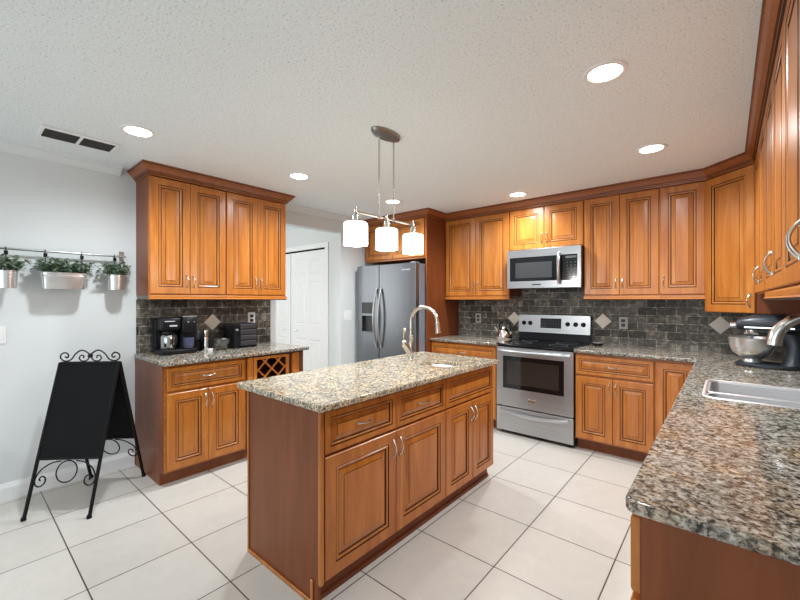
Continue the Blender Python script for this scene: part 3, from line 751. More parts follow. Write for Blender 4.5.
# oven door: frame around the window
box(bm, 0.002, 0.072, dy, -0.001, 0.285, 0.878, 0.002); box(bm, RW-0.085, RW-0.002, dy, -0.001, 0.285, 0.878, 0.002)
box(bm, 0.0722, RW-0.0852, dy, -0.001, 0.285, 0.465, 0.0); box(bm, 0.0722, RW-0.0852, dy, -0.001, 0.79, 0.878, 0.0)
od = link('oven_door', bm, 'steel', t)
bm = nb(); box(bm, 0.0725, RW-0.0855, dy+0.002, -0.002, 0.4655, 0.7895); wn = link('oven_window', bm, 'blackgloss', od)
bm = nb(); box(bm, 0.115, RW-0.13, dy-0.0001, dy+0.0018, 0.51, 0.745, 0.0); link('inner_glass', bm, 'window_glass', wn)
bm = nb(); N = 14
pts = [(0.03+(RW-0.06)*k/N, dy-0.014-0.034*math.sin(PI*k/N)**0.35, 0.842) for k in range(N+1)]
tube(bm, pts, 0.013, 10); box(bm, 0.02, 0.045, dy-0.02, dy, 0.83, 0.855, 0.004); box(bm, RW-0.045, RW-0.02, dy-0.02, dy, 0.83, 0.855, 0.004)
link('door_handle', bm, 'steel', od, True)
bm = nb(); box(bm, 0.335, 0.41, dy-0.004, dy-0.0002, 0.345, 0.385, 0.003); link('badge', bm, 'nickel', od)
bm = nb(); box(bm, 0.002, RW-0.002, dy, -0.001, 0.035, 0.272, 0.003); dw = link('drawer', bm, 'steel', t)
bm = nb(); rings = []
for k in range(N+1):
    x = 0.05+(RW-0.1)*k/N; sg = math.sin(PI*k/N)**0.7
    zc = 0.245-0.028*sg; o = dy-0.004-0.03*sg
    rings.append([(x, o, zc-0.017), (x, o-0.006, zc), (x, o, zc+0.017), (x, o+0.004+0.02*sg, zc+0.017), (x, o+0.004+0.02*sg, zc-0.017)])
loft(bm, rings); link('drawer_handle', bm, 'steel', dw, True)

# microwave
t = thing('microwave', 'stainless over-the-range microwave under the short wall cabinet', 'microwave', (XM+0.020, 3.92, 1.478))
MW = XC4-XM-0.022
bm = nb(); box(bm, 0, MW, 0.0, YB-3.92-0.014, 0.0, 0.402); link('body', bm, 'black', t)
bm = nb(); fy = -0.035
box(bm, 0, 0.03, fy, -0.0005, 0, 0.40); box(bm, 0.03, MW, fy, -0.0005, 0.32, 0.40, 0.002); box(bm, 0.03, MW, fy, -0.0005, 0, 0.072, 0.002); box(bm, MW-0.03, MW, fy, -0.0005, 0.072, 0.32)
dr = link('front_frame', bm, 'steel', t)
bm = nb(); box(bm, 0.0302, 0.54, fy+0.003, -0.001, 0.0722, 0.3198); dd = link('door', bm, 'blackgloss', t)
bm = nb(); box(bm, 0.09, 0.47, fy+0.0015, fy+0.0029, 0.105, 0.265); link('door_window', bm, 'mwindow', dd)
bm = nb(); pts = [(0.545, fy-0.012-0.03*math.sin(PI*k/10)**0.6, 0.04+0.30*k/10) for k in range(11)]
tube(bm, pts, [0.015, 0.017]+[0.018]*7+[0.017, 0.015], 12); box(bm, 0.535, 0.555, fy-0.015, fy+0.001, 0.035, 0.06, 0.003); box(bm, 0.535, 0.555, fy-0.015, fy+0.001, 0.32, 0.345, 0.003)
link('handle', bm, 'steel', dd, True)
bm = nb(); box(bm, 0.5405, MW-0.0302, fy+0.002, -0.001, 0.0722, 0.3198); kp = link('control_panel', bm, 'display', t)
bm = nb(); box(bm, 0.60, 0.70, fy+0.0008, fy+0.0019, 0.285, 0.305)
link('clock_display', bm, 'keygrey', kp)
for r in range(6):
    for c in range(3):
        bm = nb(); box(bm, 0.61+c*0.035, 0.624+c*0.035, fy+0.0008, fy+0.0019, 0.09+r*0.03, 0.097+r*0.03); link('key', bm, 'keygrey', kp)
bm = nb(); box(bm, 0.27, 0.36, fy-0.002, fy-0.0002, 0.028, 0.042, 0.0006); link('badge', bm, 'darkgrey', dr)
bm = nb(); box(bm, 0.28, 0.48, 0.02, 0.06, -0.004, -0.0002); link('lamp_lens', bm, 'midgrey', t)

# refrigerator
t = thing('refrigerator', 'stainless side-by-side refrigerator with ice dispenser', 'refrigerator', (-3.64, 3.42, 0))
FW = 0.957
bm = nb(); box(bm, 0.004, FW-0.004, 0.066, 0.84, 0.03, 1.775, 0.004)
for x in (0.05, FW-0.09): box(bm, x, x+0.04, 0.1, 0.14, 0, 0.031); box(bm, x, x+0.04, 0.7, 0.74, 0, 0.031)
link('body', bm, 'fridge_side', t)
bm = nb(); box(bm, 0.01, FW-0.01, 0.03, 0.065, 0.035, 0.10); link('kick_grille', bm, 'darkgrey', t)
for x in (0.03, FW-0.09):
    bm = nb(); box(bm, x, x+0.06, 0.02, 0.11, 1.776, 1.795, 0.004); link('hinge_cover', bm, 'midgrey', t)
SX = 0.387
dx0, dx1, dz0, dz1 = 0.087, 0.292, 0.945, 1.325
bm = nb(); T0, T1 = 0.0, 0.0655
box(bm, 0, dx0, T0, T1, 0.11, 1.785, 0.005); box(bm, dx1, SX-0.004, T0, T1, 0.11, 1.785, 0.005)
box(bm, dx0-0.004, dx1+0.004, T0+0.0001, T1, 0.11, dz0); box(bm, dx0-0.004, dx1+0.004, T0+0.0001, T1, dz1, 1.7848)
ld = link('freezer_door', bm, 'steelv', t)
bm = nb(); box(bm, dx0+0.0002, dx1-0.0002, 0.004, 0.06, 1.19, dz1-0.0005); box(bm, dx0+0.0002, dx1-0.0002, 0.052, 0.06, dz0+0.001, 1.1898)
dp = link('dispenser', bm, 'darkgrey', ld)
bm = nb(); box(bm, dx0+0.0005, dx1-0.0005, -0.002, 0.012, 1.155, 1.187, 0.003); link('dispenser_ledge', bm, 'steelv', dp)
bm = nb(); box(bm, dx0+0.0005, dx1-0.0005, 0.0, 0.05, dz0+0.002, dz0+0.012); link('drip_tray', bm, 'steelv', dp)
bm = nb(); box(bm, SX+0.004, FW, T0, T1, 0.11, 1.785, 0.005); rd = link('refrigerator_door', bm, 'steelv', t)
bm = nb(); box(bm, 0.745, 0.88, -0.003, -0.0002, 1.698, 1.716, 0.0008); link('badge', bm, 'midgrey', rd)
for (x, sgn, par) in ((SX-0.055, -1, ld), (SX+0.06, 1, rd)):
    bm = nb(); pts = []; N = 16
    for k in range(N+1):
        u = k/N; sg = math.sin(PI*u)
        pts.append((x-sgn*0.018+0*sg, -0.006-0.058*sg**0.8, 0.77+0.73*u))
    tube(bm, pts, [0.012+0.003*math.sin(PI*k/N) for k in range(N+1)], 10)
    link('handle', bm, 'steel', par, True)

# ------------------------------------------------------------------ ceiling things
CANS = [(-0.432, 1.97, 'recessed ceiling light nearest the viewer, above the sink counter'),
        (-0.403, 3.17, 'recessed ceiling light in front of the narrow wall cabinet'),
        (-1.593, 3.68, 'recessed ceiling light above the range, close to the crown moulding'),
        (-2.773, 1.93, 'recessed ceiling light beside the far end of the left wall cabinets'),
        (-2.80, 0.765, 'recessed ceiling light beside the ceiling vent'),
        (-2.725, 3.08, 'recessed ceiling light in front of the refrigerator, behind the pendant rods')]
first = None
for (x, y, lab) in CANS:
    if first is None:
        t = thing('recessed_light', lab, 'ceiling light', (x, y, ZC), 0, 'recessed ceiling lights')
        bm = nb(); lathe(bm, [(0.068, -0.0005), (0.095, -0.0005), (0.093, -0.005), (0.078, -0.008), (0.072, -0.006), (0.068, -0.0005)], seg=36); link('trim_ring', bm, 'white', t, True)
        bm = nb(); lathe(bm, [(0.001, -0.0045), (0.05, -0.0045), (0.0715, -0.0035)], seg=36); link('lamp_lens', bm, 'bulb', t, True)
        sl = bpy.data.lights.new('lamp_light', 'SPOT'); sl.energy = CAN_POWER*4; sl.spot_size = math.radians(165); sl.spot_blend = 1.0; sl.shadow_soft_size = 0.06; sl.color = (0.90, 0.96, 1.0)
        so = bpy.data.objects.new('lamp_light', sl); COL.objects.link(so); so.parent = t; so.location = (0, 0, -0.03)
        first = t
    else:
        r = first.copy(); COL.objects.link(r); r.location = (x, y, ZC); r['label'] = lab
        for ch in list(first.children):
            c = ch.copy(); COL.objects.link(c); c.parent = r
# hall light so that the closet reads as bright as in the photograph
t = thing('ceiling_vent', 'white ceiling air vent with two dark louvred panels', 'vent', (-3.24, 0.555, ZC))
bm = nb(); z0, z1 = -0.012, -0.0005
box(bm, -0.115, 0.115, -0.197, -0.178, z0, z1, 0.003); box(bm, -0.115, 0.115, 0.178, 0.197, z0, z1, 0.003)
box(bm, -0.115, -0.085, -0.178, 0.178, z0, z1, 0.003); box(bm, 0.085, 0.115, -0.178, 0.178, z0, z1, 0.003); box(bm, -0.085, 0.085, -0.008, 0.008, z0, z1, 0.002)
link('frame', bm, 'white', t)
bm = nb(); box(bm, -0.084, 0.084, -0.177, 0.177, -0.0018, -0.0006); link('backing', bm, 'darkgrey', t)
bm = nb()
for k in range(11):
    x = -0.076+k*0.0152
    for a, b in ((-0.177, -0.009), (0.009, 0.177)):
        loft(bm, [[(x-0.005, y, -0.010), (x-0.004, y, -0.011), (x+0.006, y, -0.003), (x+0.005, y, -0.002)] for y in (a, b)])
link('louvres', bm, 'darkgrey', t)

# pendant
PX = -1.64
t = thing('pendant_light', 'three-shade pendant bar hanging over the island on two rods', 'pendant light', (PX, 1.79, ZC))
bm = nb(); lathe(bm, [(0.001, -0.0005), (0.072, -0.0005), (0.072, -0.012), (0.066, -0.024), (0.03, -0.030), (0.001, -0.031)], (0, 0.0, 0), 36, sx=0.8, sy=1.72); link('canopy', bm, 'pewter', t, True)
BZ = 1.868-ZC
for y in (-0.065, 0.071):
    bm = nb(); cyl(bm, (0, y, -0.028), (0, y, BZ+0.006), 0.0055, 10); lathe(bm, [(0.001, BZ-0.012), (0.010, BZ-0.012), (0.010, BZ+0.014), (0.001, BZ+0.014)], (0, y, 0), 12); link('rod', bm, 'nickel', t, True)
bm = nb(); cyl(bm, (0, -0.262, BZ), (0, 0.272, BZ), 0.0065, 10); link('cross_bar', bm, 'nickel', t, True)
for y in (-0.262, 0.005, 0.272):
    bm = nb(); lathe(bm, [(0.001, 0.030), (0.008, 0.030), (0.009, 0.0), (0.011, -0.012), (0.020, -0.018), (0.022, -0.05), (0.026, -0.062), (0.001, -0.0635)], (0, y, BZ), 18)
    sk = link('socket', bm, 'nickel', t, True)
    bm = nb(); lathe(bm, [(0.018, -0.064), (0.062, -0.064), (0.069, -0.070), (0.0705, -0.080), (0.0705, -0.194), (0.067, -0.195), (0.067, -0.081), (0.060, -0.068), (0.018, -0.068)], (0, y, BZ), 32)
    link('shade', bm, 'shade', sk, True)
    pl = bpy.data.lights.new('lamp_light', 'POINT'); pl.energy = 4; pl.shadow_soft_size = 0.04; pl.color = (1.0, 0.96, 0.9)
    po = bpy.data.objects.new('lamp_light', pl); COL.objects.link(po); po.parent = sk; po.location = (0, y, BZ-0.215)

# ------------------------------------------------------------------ planter rail on the left wall
RX, RZ2 = -3.66, 1.699
t = thing('wall_rail', 'thin steel hanging rail on the left wall carrying planters', 'rail', (XL, 0.4, RZ2))
bm = nb(); cyl(bm, (RX-XL, -0.85, 0), (RX-XL, 0.517, 0), 0.0078, 12); lathe(bm, [(0.001, 0), (0.010, 0), (0.010, 0.014), (0.001, 0.014)], seg=12); 
link('bar', bm, 'railsteel', t, True)
for y in (-0.80, 0.498):
    bm = nb(); box(bm, 0.0005, 0.008, y-0.016, y+0.016, -0.028, 0.045, 0.003); box(bm, 0.008, RX-XL+0.008, y-0.007, y+0.007, -0.009, 0.009, 0.003); link('bracket', bm, 'pewter', t)

def foliage(bm, ax, ay, h, n, spread=1.0, leafs=0.030):
    for k in range(n):
        # each stem leaves the soil and carries a few oval leaves
        bx, by = random.uniform(-ax, ax)*0.85, random.uniform(-ay, ay)*0.85
        lean = Vector((bx/max(ax, 0.02)*0.35*spread+random.gauss(0, 0.25), by/max(ay, 0.02)*0.5*spread+random.gauss(0, 0.3), 1.0)).normalized()
        L = h*random.uniform(0.35, 1.0); p0 = Vector((bx, by, 0)); p1 = p0+lean*L
        if p1.x < -0.062: p1.x = -0.06
        tube(bm, [p0, (p0+p1)/2+Vector((0, 0, 0.005)), p1], 0.0012, 4, mi=0)
        for j in range(random.randint(5, 7)):
            f = random.uniform(0.45, 1.0); q = p0.lerp(p1, f)
            a = random.uniform(0, 2*PI); el = random.uniform(-0.35, 0.8)
            d = Vector((math.cos(a)*math.cos(el), math.sin(a)*math.cos(el), math.sin(el)))
            s = d.cross(Vector((0, 0, 1))).normalized()*leafs*0.30; l = leafs*random.uniform(0.7, 1.15)
            u = s.cross(d).normalized()
            tip = q+d*l
            if tip.x < -0.068: continue
            P = [q, q+d*l*0.35+s, q+d*l*0.75+s*0.8, tip-u*0.004, q+d*l*0.75-s*0.8, q+d*l*0.35-s]
            vs = [bm.verts.new(p+u*(0.003 if i in (1, 2, 4, 5) else 0)) for i, p in enumerate(P)]
            mid = bm.verts.new(q+d*l*0.55)
            mi = 1 if random.random() < 0.55 else 0
            for i in range(6):
                f2 = bm.faces.new((vs[i], vs[(i+1) % 6], mid)); f2.material_index = mi

def s_hook(parent, y, ztop, zpot, x, xp):
    bm = nb()
    tube(bm, spline([(x-0.011, y, ztop-0.014), (x-0.009, y, ztop+0.006), (x, y, ztop+0.0105), (x+0.010, y, ztop+0.004), (x+0.0095, y, ztop-0.02), (xp, y, zpot+0.012)], 4), 0.0025, 6)
    box(bm, x-0.006+0.013, x+0.026, y-0.010, y+0.010, ztop-0.042, ztop-0.014, 0.003)
    return link('hook', bm, 'iron', parent, True)
def round_planter(y, label):
    PXc = -3.610; zt, zb = 1.548, 1.432
    t = thing('hanging_planter', label, 'planter', (PXc, y, zb), 0, 'planters on the wall rail')
    bm = nb(); H = zt-zb
    lathe(bm, [(0.001, 0), (0.045, 0), (0.0485, 0.002), (0.0545, H-0.004), (0.057, H-0.003), (0.057, H), (0.053, H), (0.052, H-0.006), (0.047, 0.006), (0.001, 0.005)], seg=28)
    link('pot', bm, 'zinc', t, True)
    bm = nb(); lathe(bm, [(0.001, H-0.012), (0.03, H-0.012), (0.051, H-0.014)], seg=20); link('soil', bm, 'soil', t)
    bm = nb(); foliage(bm, 0.035, 0.05, 0.125, 60, 1.3, 0.036); offs(bm, (0, 0, H-0.015)); f = link('foliage', bm, ['leaf', 'leaf_pale'], t)
    s_hook(t, 0.0, RZ2-zb, H, RX-PXc, -0.03)
    return t
round_planter(0.243, 'round steel planter at the far left of the rail, cut by picture edge')
round_planter(0.838, 'small round steel planter hanging at the right end of the rail')
# long trough
yc = 0.532; zb = 1.432; PXc = -3.612; H = 0.117
t = thing('hanging_planter', 'long oval steel trough planter hanging in the middle of the rail', 'planter', (PXc, yc, zb), 0, 'planters on the wall rail')
def ov(k, z, ins=0): return [(p[0], p[1], z) for p in rrect(-0.053*k+ins, 0.053*k-ins, -0.125*k+ins*1.0, 0.125*k-ins, 0.045*k, 6)]
bm = nb(); loft(bm, [ov(0.90, 0), ov(0.93, 0.003), ov(1.0, H-0.03), ov(1.02, H-0.026), ov(1.0, H-0.022), ov(1.02, H-0.004), ov(1.04, H), ov(1.0, H), ov(0.96, H-0.01), ov(0.9, 0.008)])
link('pot', bm, 'zinc', t, True)
bm = nb(); r = ov(0.955, H-0.014); bm.faces.new([bm.verts.new(p) for p in r]); link('soil', bm, 'soil', t)
bm = nb(); foliage(bm, 0.035, 0.12, 0.12, 130, 1.5, 0.036); offs(bm, (0, 0, H-0.016)); link('foliage', bm, ['leaf', 'leaf_pale'], t)
s_hook(t, -0.095, RZ2-zb, H, RX-PXc, -0.03); s_hook(t, 0.105, RZ2-zb, H, RX-PXc, -0.03)

# ------------------------------------------------------------------ sidewalk sign
t = thing('sandwich_board', 'black A-frame chalkboard sign with iron scrollwork beside the left cabinets', 'sign', (-3.352, 0.632, 0), math.radians(44.5))
# local x = across the board, local -y = towards the viewer
hw, hd, ht = 0.191, 0.279, 0.925
def board_face(s, nm):
    # s=-1 front, +1 back
    def at(u, z): return Vector((u, s*hd*(1-z/ht)+s*0.006, z))
    nrm = Vector((0, s*ht, hd)).normalized()
    bm = nb()
    for u in (-hw, hw):
        tube(bm, [at(u, 0.004), at(u, ht)], 0.0105, 8); lathe(bm, [(0.001, 0), (0.0145, 0), (0.0145, 0.012), (0.011, 0.022), (0.001, 0.022)], tuple(at(u, 0.0))[:2]+(0,), 12)
    tube(bm, [at(-hw, ht-0.004), at(hw, ht-0.004)], 0.009, 8); tube(bm, [at(-hw, 0.335), at(hw, 0.335)], 0.008, 8)
    fr = link('frame', bm, 'iron', t, True)
    bm = nb(); a = 0.004
    loft(bm, [[at(-hw+0.008, 0.34)+nrm*k, at(hw-0.008, 0.34)+nrm*k, at(hw-0.008, ht-0.012)+nrm*k, at(-hw+0.008, ht-0.012)+nrm*k] for k in (-a, a)])
    link('chalkboard', bm, 'chalk', fr)
    bm = nb()
    # lower scrolls: a ring in the middle and a volute on each side
    c = (0.0, 0.262); ring = [at(c[0]+0.062*math.cos(q), c[1]+0.062*math.sin(q)) for q in [2*PI*k/28 for k in range(29)]]
    tube(bm, ring, 0.0042, 6)
    for sg in (-1, 1):
        pts = [(sg*0.045, 0.322), (sg*0.10, 0.312), (sg*0.155, 0.275), (sg*0.180, 0.225), (sg*0.172, 0.190), (sg*0.145, 0.180), (sg*0.120, 0.198), (sg*0.120, 0.226), (sg*0.140, 0.238), (sg*0.154, 0.224), (sg*0.146, 0.212)]
        tube(bm, spline([at(*p) for p in pts], 5), 0.0042, 6)
    link('scrollwork', bm, 'iron', fr, True)
board_face(-1, 'front'); board_face(1, 'back')
bm = nb()
for sg in (-1, 1):
    pts = [(sg*0.165, 0.965), (sg*0.150, 0.958), (sg*0.142, 0.975), (sg*0.162, 0.992), (sg*0.188, 0.982), (sg*0.193, 0.955), (sg*0.165, 0.934), (sg*0.125, 0.945), (sg*0.095, 0.985), (sg*0.055, 1.008), (sg*0.015, 0.99), (sg*0.0, 0.968)]
    tube(bm, spline([Vector((p[0], 0, p[1])) for p in pts], 5), 0.005, 6)
    pts = [(sg*0.004, 0.972), (sg*0.02, 0.940), (sg*0.055, 0.934), (sg*0.072, 0.955), (sg*0.058, 0.974), (sg*0.042, 0.966), (sg*0.046, 0.954)]
    tube(bm, spline([Vector((p[0], 0, p[1])) for p in pts], 5), 0.0045, 6)
lathe(bm, [(0.001, -0.016), (0.012, -0.010), (0.016, 0), (0.012, 0.010), (0.001, 0.016)], (0, 0, 0.970), 12)
link('scroll_crest', bm, 'iron', t, True)

# ------------------------------------------------------------------ switches and outlets
def plate(name, label, loc, rz, w, h, kind, mat='white'):
    t = thing(name, label, 'light switch' if kind == 'switch' else 'outlet', loc, rz)
    bm = nb(); box(bm, -w/2, w/2, -0.006, -0.0003, -h/2, h/2, 0.002); pl = link('plate', bm, mat, t)
    if kind == 'switch':
        n = max(1, round(w/0.06)-0) if w > 0.1 else 1
        for k in range(n):
            c = (k-(n-1)/2)*0.046
            bm = nb(); box(bm, c-0.016, c+0.016, -0.0095, -0.0062, -0.032, 0.032, 0.0015); link('rocker', bm, mat, t)
    else:
        for z in (-0.022, 0.022):
            bm = nb(); box(bm, -0.017, 0.017, -0.0085, -0.0062, z-0.015, z+0.015, 0.004); link('socket', bm, 'socket', t)
    return t
plate('light_switch', 'white light switch plate on the planter wall at the left picture edge', (XL, 0.19, 1.118), PI/2, 0.115, 0.115, 'switch')
plate('light_switch', 'white double light switch between the hall opening and the refrigerator', (XL, 3.325, 1.16), PI/2, 0.125, 0.125, 'switch')
plate('wall_outlet', 'outlet in the slate tile left of the kettle', (-2.365, YB-0.012, 1.13), 0, 0.075, 0.118, 'outlet', 'outlet')
plate('wall_outlet', 'outlet in the slate tile right of the range', (-0.775, YB-0.012, 1.13), 0, 0.075, 0.118, 'outlet', 'outlet')
plate('wall_outlet', 'outlet in the slate tile above the bread box', (XL+0.012, 2.005, 1.17), PI/2, 0.075, 0.118, 'outlet', 'white')

# ------------------------------------------------------------------ things on the left counter (local x -> +Y, -y -> room)
t = thing('coffee_maker', 'black dual coffee maker with a glass carafe on the left counter', 'coffee maker', (-3.55, 1.232, CT), PI/2); t.scale = (0.88, 1, 0.99)
bm = nb(); box(bm, -0.15, 0.15, -0.13, 0.13, 0.0005, 0.042, 0.012); box(bm, -0.15, 0.15, 0.04, 0.13, 0.042, 0.30, 0.012)
box(bm, -0.15, 0.018, -0.11, 0.045, 0.20, 0.305, 0.02, 3); link('body', bm, 'black', t, True)
bm = nb(); box(bm, 0.022, 0.15, -0.125, 0.045, 0.175, 0.305, 0.014, 3); hd2 = link('pod_brewer', bm, 'black', t, True)
bm = nb(); box(bm, 0.024, 0.148, -0.123, 0.04, 0.3055, 0.318, 0.005); link('lid', bm, 'chrome', hd2)
bm = nb(); box(bm, 0.022, 0.150, -0.085, 0.04, 0.0425, 0.1748); pb = link('pod_bay', bm, 'black', t)
bm = nb(); lathe(bm, [(0.001, 0.043), (0.036, 0.043), (0.046, 0.06), (0.048, 0.13), (0.001, 0.13)], (0.086, -0.088, 0), 24); link('travel_mug', bm, 'label_blue', pb, True)
bm = nb(); lathe(bm, [(0.001, 0.045), (0.062, 0.045), (0.066, 0.052), (0.066, 0.145), (0.058, 0.160), (0.045, 0.168), (0.001, 0.168)], (-0.066, -0.035, 0), 28); cf = link('carafe', bm, 'carafe', t, True)
bm = nb(); lathe(bm, [(0.001, 0.1685), (0.05, 0.1685), (0.05, 0.19), (0.001, 0.192)], (-0.066, -0.035, 0), 24); link('carafe_lid', bm, 'black', cf, True)
bm = nb(); tube(bm, spline([(-0.046, -0.09, 0.165), (-0.036, -0.125, 0.15), (-0.036, -0.13, 0.10), (-0.046, -0.10, 0.065)], 4), 0.008, 8); link('carafe_handle', bm, 'black', cf, True)
bm = nb(); box(bm, -0.125, -0.04, -0.1125, -0.1102, 0.272, 0.278); box(bm, -0.085, -0.02, -0.1125, -0.1102, 0.232, 0.243); link('trim_marks', bm, 'mark', t)
bm = nb(); box(bm, 0.065, 0.075, -0.1275, -0.1252, 0.262, 0.270); box(bm, 0.12, 0.126, -0.1275, -0.1252, 0.262, 0.268); link('indicator', bm, 'mark', hd2)

t = thing('coffee_grinder', 'small black grinder standing between the coffee maker and the steel bottle', 'grinder', (-3.58, 1.425, CT), PI/2)
bm = nb(); lathe(bm, [(0.001, 0.0005), (0.045, 0.0005), (0.046, 0.02), (0.040, 0.09), (0.042, 0.10), (0.001, 0.10)], seg=24); link('body', bm, 'black', t, True)
bm = nb(); lathe(bm, [(0.001, 0.1005), (0.040, 0.1005), (0.038, 0.16), (0.03, 0.175), (0.001, 0.178)], seg=24); link('lid', bm, 'darkgrey', t, True)
t = thing('steel_bottle', 'slim steel bottle standing left of the cut glass bowl', 'bottle', (-3.50, 1.468, CT), PI/2)
bm = nb(); lathe(bm, [(0.001, 0.0005), (0.030, 0.0005), (0.031, 0.01), (0.027, 0.09), (0.022, 0.12), (0.001, 0.122)], seg=24); link('body', bm, 'chrome', t, True)
bm = nb(); lathe(bm, [(0.001, 0.1225), (0.022, 0.1225), (0.024, 0.14), (0.024, 0.18), (0.016, 0.19), (0.001, 0.19)], seg=24); link('cap', bm, 'chrome', t, True)
t = thing('white_ramekin', 'tiny white dish in front of the steel bottle', 'dish', (-3.42, 1.468, CT), PI/2); t.scale = (0.75, 0.75, 0.75)
bm = nb(); lathe(bm, [(0.001, 0.0005), (0.028, 0.0005), (0.034, 0.03), (0.031, 0.03), (0.026, 0.006), (0.001, 0.005)], seg=20); link('bowl', bm, 'white', t, True)
t = thing('glass_bowl', 'cut glass bowl in front of the bread box', 'bowl', (-3.43, 1.572, CT), PI/2); t.scale = (1.1, 1.1, 1.0)
bm = nb(); lathe(bm, [(0.001, 0.0005), (0.028, 0.0005), (0.03, 0.012), (0.045, 0.03), (0.058, 0.06), (0.062, 0.10), (0.058, 0.10), (0.054, 0.06), (0.04, 0.034), (0.001, 0.02)], seg=12); link('bowl', bm, 'crystal', t)
t = thing('bread_box', 'black ribbed bread box at the far end of the left counter', 'bread box', (-3.545, 1.775, CT), PI/2)
bm = nb(); box(bm, -0.085, 0.14, -0.11, 0.11, 0.0005, 0.228, 0.008); link('body', bm, 'black', t)
bm = nb()
for k in range(4): box(bm, -0.03, 0.13, -0.122, -0.1102, 0.02+k*0.052, 0.066+k*0.052, 0.006)
link('slatted_front', bm, 'darkgrey', t)
bm = nb(); lathe(bm, [(0.001, 0), (0.012, 0.0), (0.010, 0.014), (0.001, 0.015)], seg=14); bmesh.ops.rotate(bm, verts=bm.verts[:], matrix=Matrix.Rotation(PI/2, 3, 'X')); offs(bm, (-0.06, -0.1102, 0.17)); link('knob', bm, 'midgrey', t, True)

# ------------------------------------------------------------------ kettle and small dish by the range
t = thing('kettle', 'shiny steel tea kettle with black arched handle left of the range', 'kettle', (-1.935, 4.11, CT))
bm = nb(); lathe(bm, [(0.001, 0.0005), (0.082, 0.0005), (0.088, 0.01), (0.086, 0.06), (0.070, 0.10), (0.045, 0.122), (0.001, 0.124)], seg=32); link('body', bm, 'chrome', t, True)
bm = nb(); lathe(bm, [(0.001, 0.1245), (0.042, 0.1245), (0.036, 0.135), (0.012, 0.140), (0.014, 0.155), (0.001, 0.158)], seg=24); link('lid', bm, 'chrome', t, True)
bm = nb(); tube(bm, [(-0.070, 0, 0.07), (-0.10, 0, 0.105), (-0.118, 0, 0.14)], [0.020, 0.015, 0.011], 14); link('spout', bm, 'chrome', t, True)
bm = nb(); tube(bm, spline([(-0.06, 0, 0.108), (-0.055, 0, 0.17), (0.0, 0, 0.215), (0.06, 0, 0.18), (0.07, 0, 0.10)], 6), 0.0085, 10); link('handle', bm, 'black', t, True)
t = thing('spoon_rest', 'small round dark dish on the counter right of the range', 'dish', (-0.97, 4.13, CT))
bm = nb(); lathe(bm, [(0.001, 0.0005), (0.04, 0.0005), (0.05, 0.012), (0.05, 0.022), (0.001, 0.024)], seg=24); link('base', bm, 'black', t, True)
bm = nb(); lathe(bm, [(0.001, 0.0245), (0.044, 0.0245), (0.042, 0.030), (0.001, 0.031)], seg=24); link('lid', bm, 'midgrey', t, True)

# ------------------------------------------------------------------ stand mixer (bowl end towards -x)
t = thing('stand_mixer', 'slate blue stand mixer with steel bowl in the right back corner', 'mixer', (0.212, 3.53, CT), math.radians(-6))
def ell(cx, cy, rx, ry, z, n=28, sq=2.4):
    out = []
    for k in range(n):
        a = 2*PI*k/n; c, s = math.cos(a), math.sin(a)
        out.append((cx+rx*abs(c)**(2/sq)*(1 if c >= 0 else -1), cy+ry*abs(s)**(2/sq)*(1 if s >= 0 else -1), z))
    return out
bm = nb(); loft(bm, [ell(0.0, 0, 0.165, 0.105, 0.0005), ell(0, 0, 0.172, 0.11, 0.006), ell(0, 0, 0.172, 0.11, 0.018), ell(0, 0, 0.160, 0.10, 0.026), ell(0.0, 0, 0.13, 0.08, 0.028)])
link('base', bm, 'mixer', t, True)
bm = nb(); loft(bm, [ell(0.115, 0, 0.062, 0.085, 0.0265), ell(0.115, 0, 0.052, 0.070, 0.05), ell(0.122, 0, 0.042, 0.056, 0.10), ell(0.12, 0, 0.042, 0.052, 0.16), ell(0.105, 0, 0.055, 0.052, 0.20), ell(0.08, 0, 0.075, 0.054, 0.225)])
link('column', bm, 'mixer', t, True)
bm = nb(); rings = []
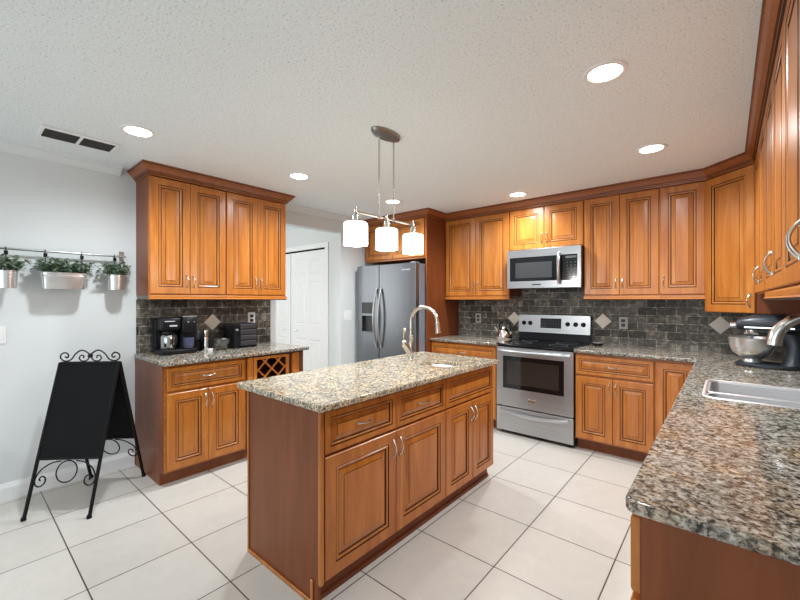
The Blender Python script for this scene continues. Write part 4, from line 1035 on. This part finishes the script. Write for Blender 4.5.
for (x, ry, rz, zc) in ((-0.168, 0.020, 0.020, 0.272), (-0.160, 0.040, 0.036, 0.275), (-0.135, 0.052, 0.048, 0.279), (-0.08, 0.060, 0.058, 0.284), (0.0, 0.064, 0.062, 0.286), (0.08, 0.063, 0.061, 0.284), (0.13, 0.056, 0.054, 0.279), (0.158, 0.042, 0.040, 0.273), (0.170, 0.018, 0.018, 0.268)):
    rings.append([(x, ry*math.cos(2*PI*k/24), zc+rz*math.sin(2*PI*k/24)*(1.0 if math.sin(2*PI*k/24) > 0 else 0.9)) for k in range(24)])
loft(bm, rings); link('head', bm, 'mixer', t, True)
bm = nb(); cyl(bm, (-0.195, 0, 0.272), (-0.166, 0, 0.272), 0.020, 20); link('attachment_hub', bm, 'chrome', t, True)
bm = nb(); 
for sg in (-1, 1): box(bm, -0.12, 0.12, sg*0.0645-0.0025, sg*0.0645+0.0025, 0.258, 0.268, 0.001)
link('trim_band', bm, 'chrome', t)
bm = nb(); lathe(bm, [(0.001, 0.214), (0.040, 0.214), (0.044, 0.222), (0.044, 0.244), (0.001, 0.244)], (-0.085, 0, 0), 24); link('planetary_hub', bm, 'chrome', t, True)
bm = nb(); cyl(bm, (-0.085, 0, 0.214), (-0.085, 0, 0.15), 0.008, 10); tube(bm, spline([(-0.085, 0, 0.16), (-0.05, 0, 0.14), (-0.045, 0, 0.10), (-0.085, 0, 0.07), (-0.125, 0, 0.10), (-0.12, 0, 0.14), (-0.085, 0, 0.16)], 4), 0.005, 8); link('beater', bm, 'midgrey', t, True)
bm = nb(); lathe(bm, [(0.001, 0.0285), (0.052, 0.0285), (0.05, 0.042), (0.046, 0.046), (0.066, 0.062), (0.104, 0.095), (0.119, 0.14), (0.124, 0.188), (0.127, 0.190), (0.124, 0.192), (0.120, 0.188), (0.115, 0.14), (0.10, 0.096), (0.06, 0.065), (0.001, 0.055)], (-0.085, 0, 0), 40)
bw = link('bowl', bm, 'zinc', t, True)
bm = nb(); box(bm, 0.085, 0.12, -0.066, -0.062, 0.225, 0.232, 0.001); lathe(bm, [(0.001, 0), (0.009, 0), (0.009, 0.012), (0.001, 0.014)], (0.03, 0, 0), 12); bm.free()
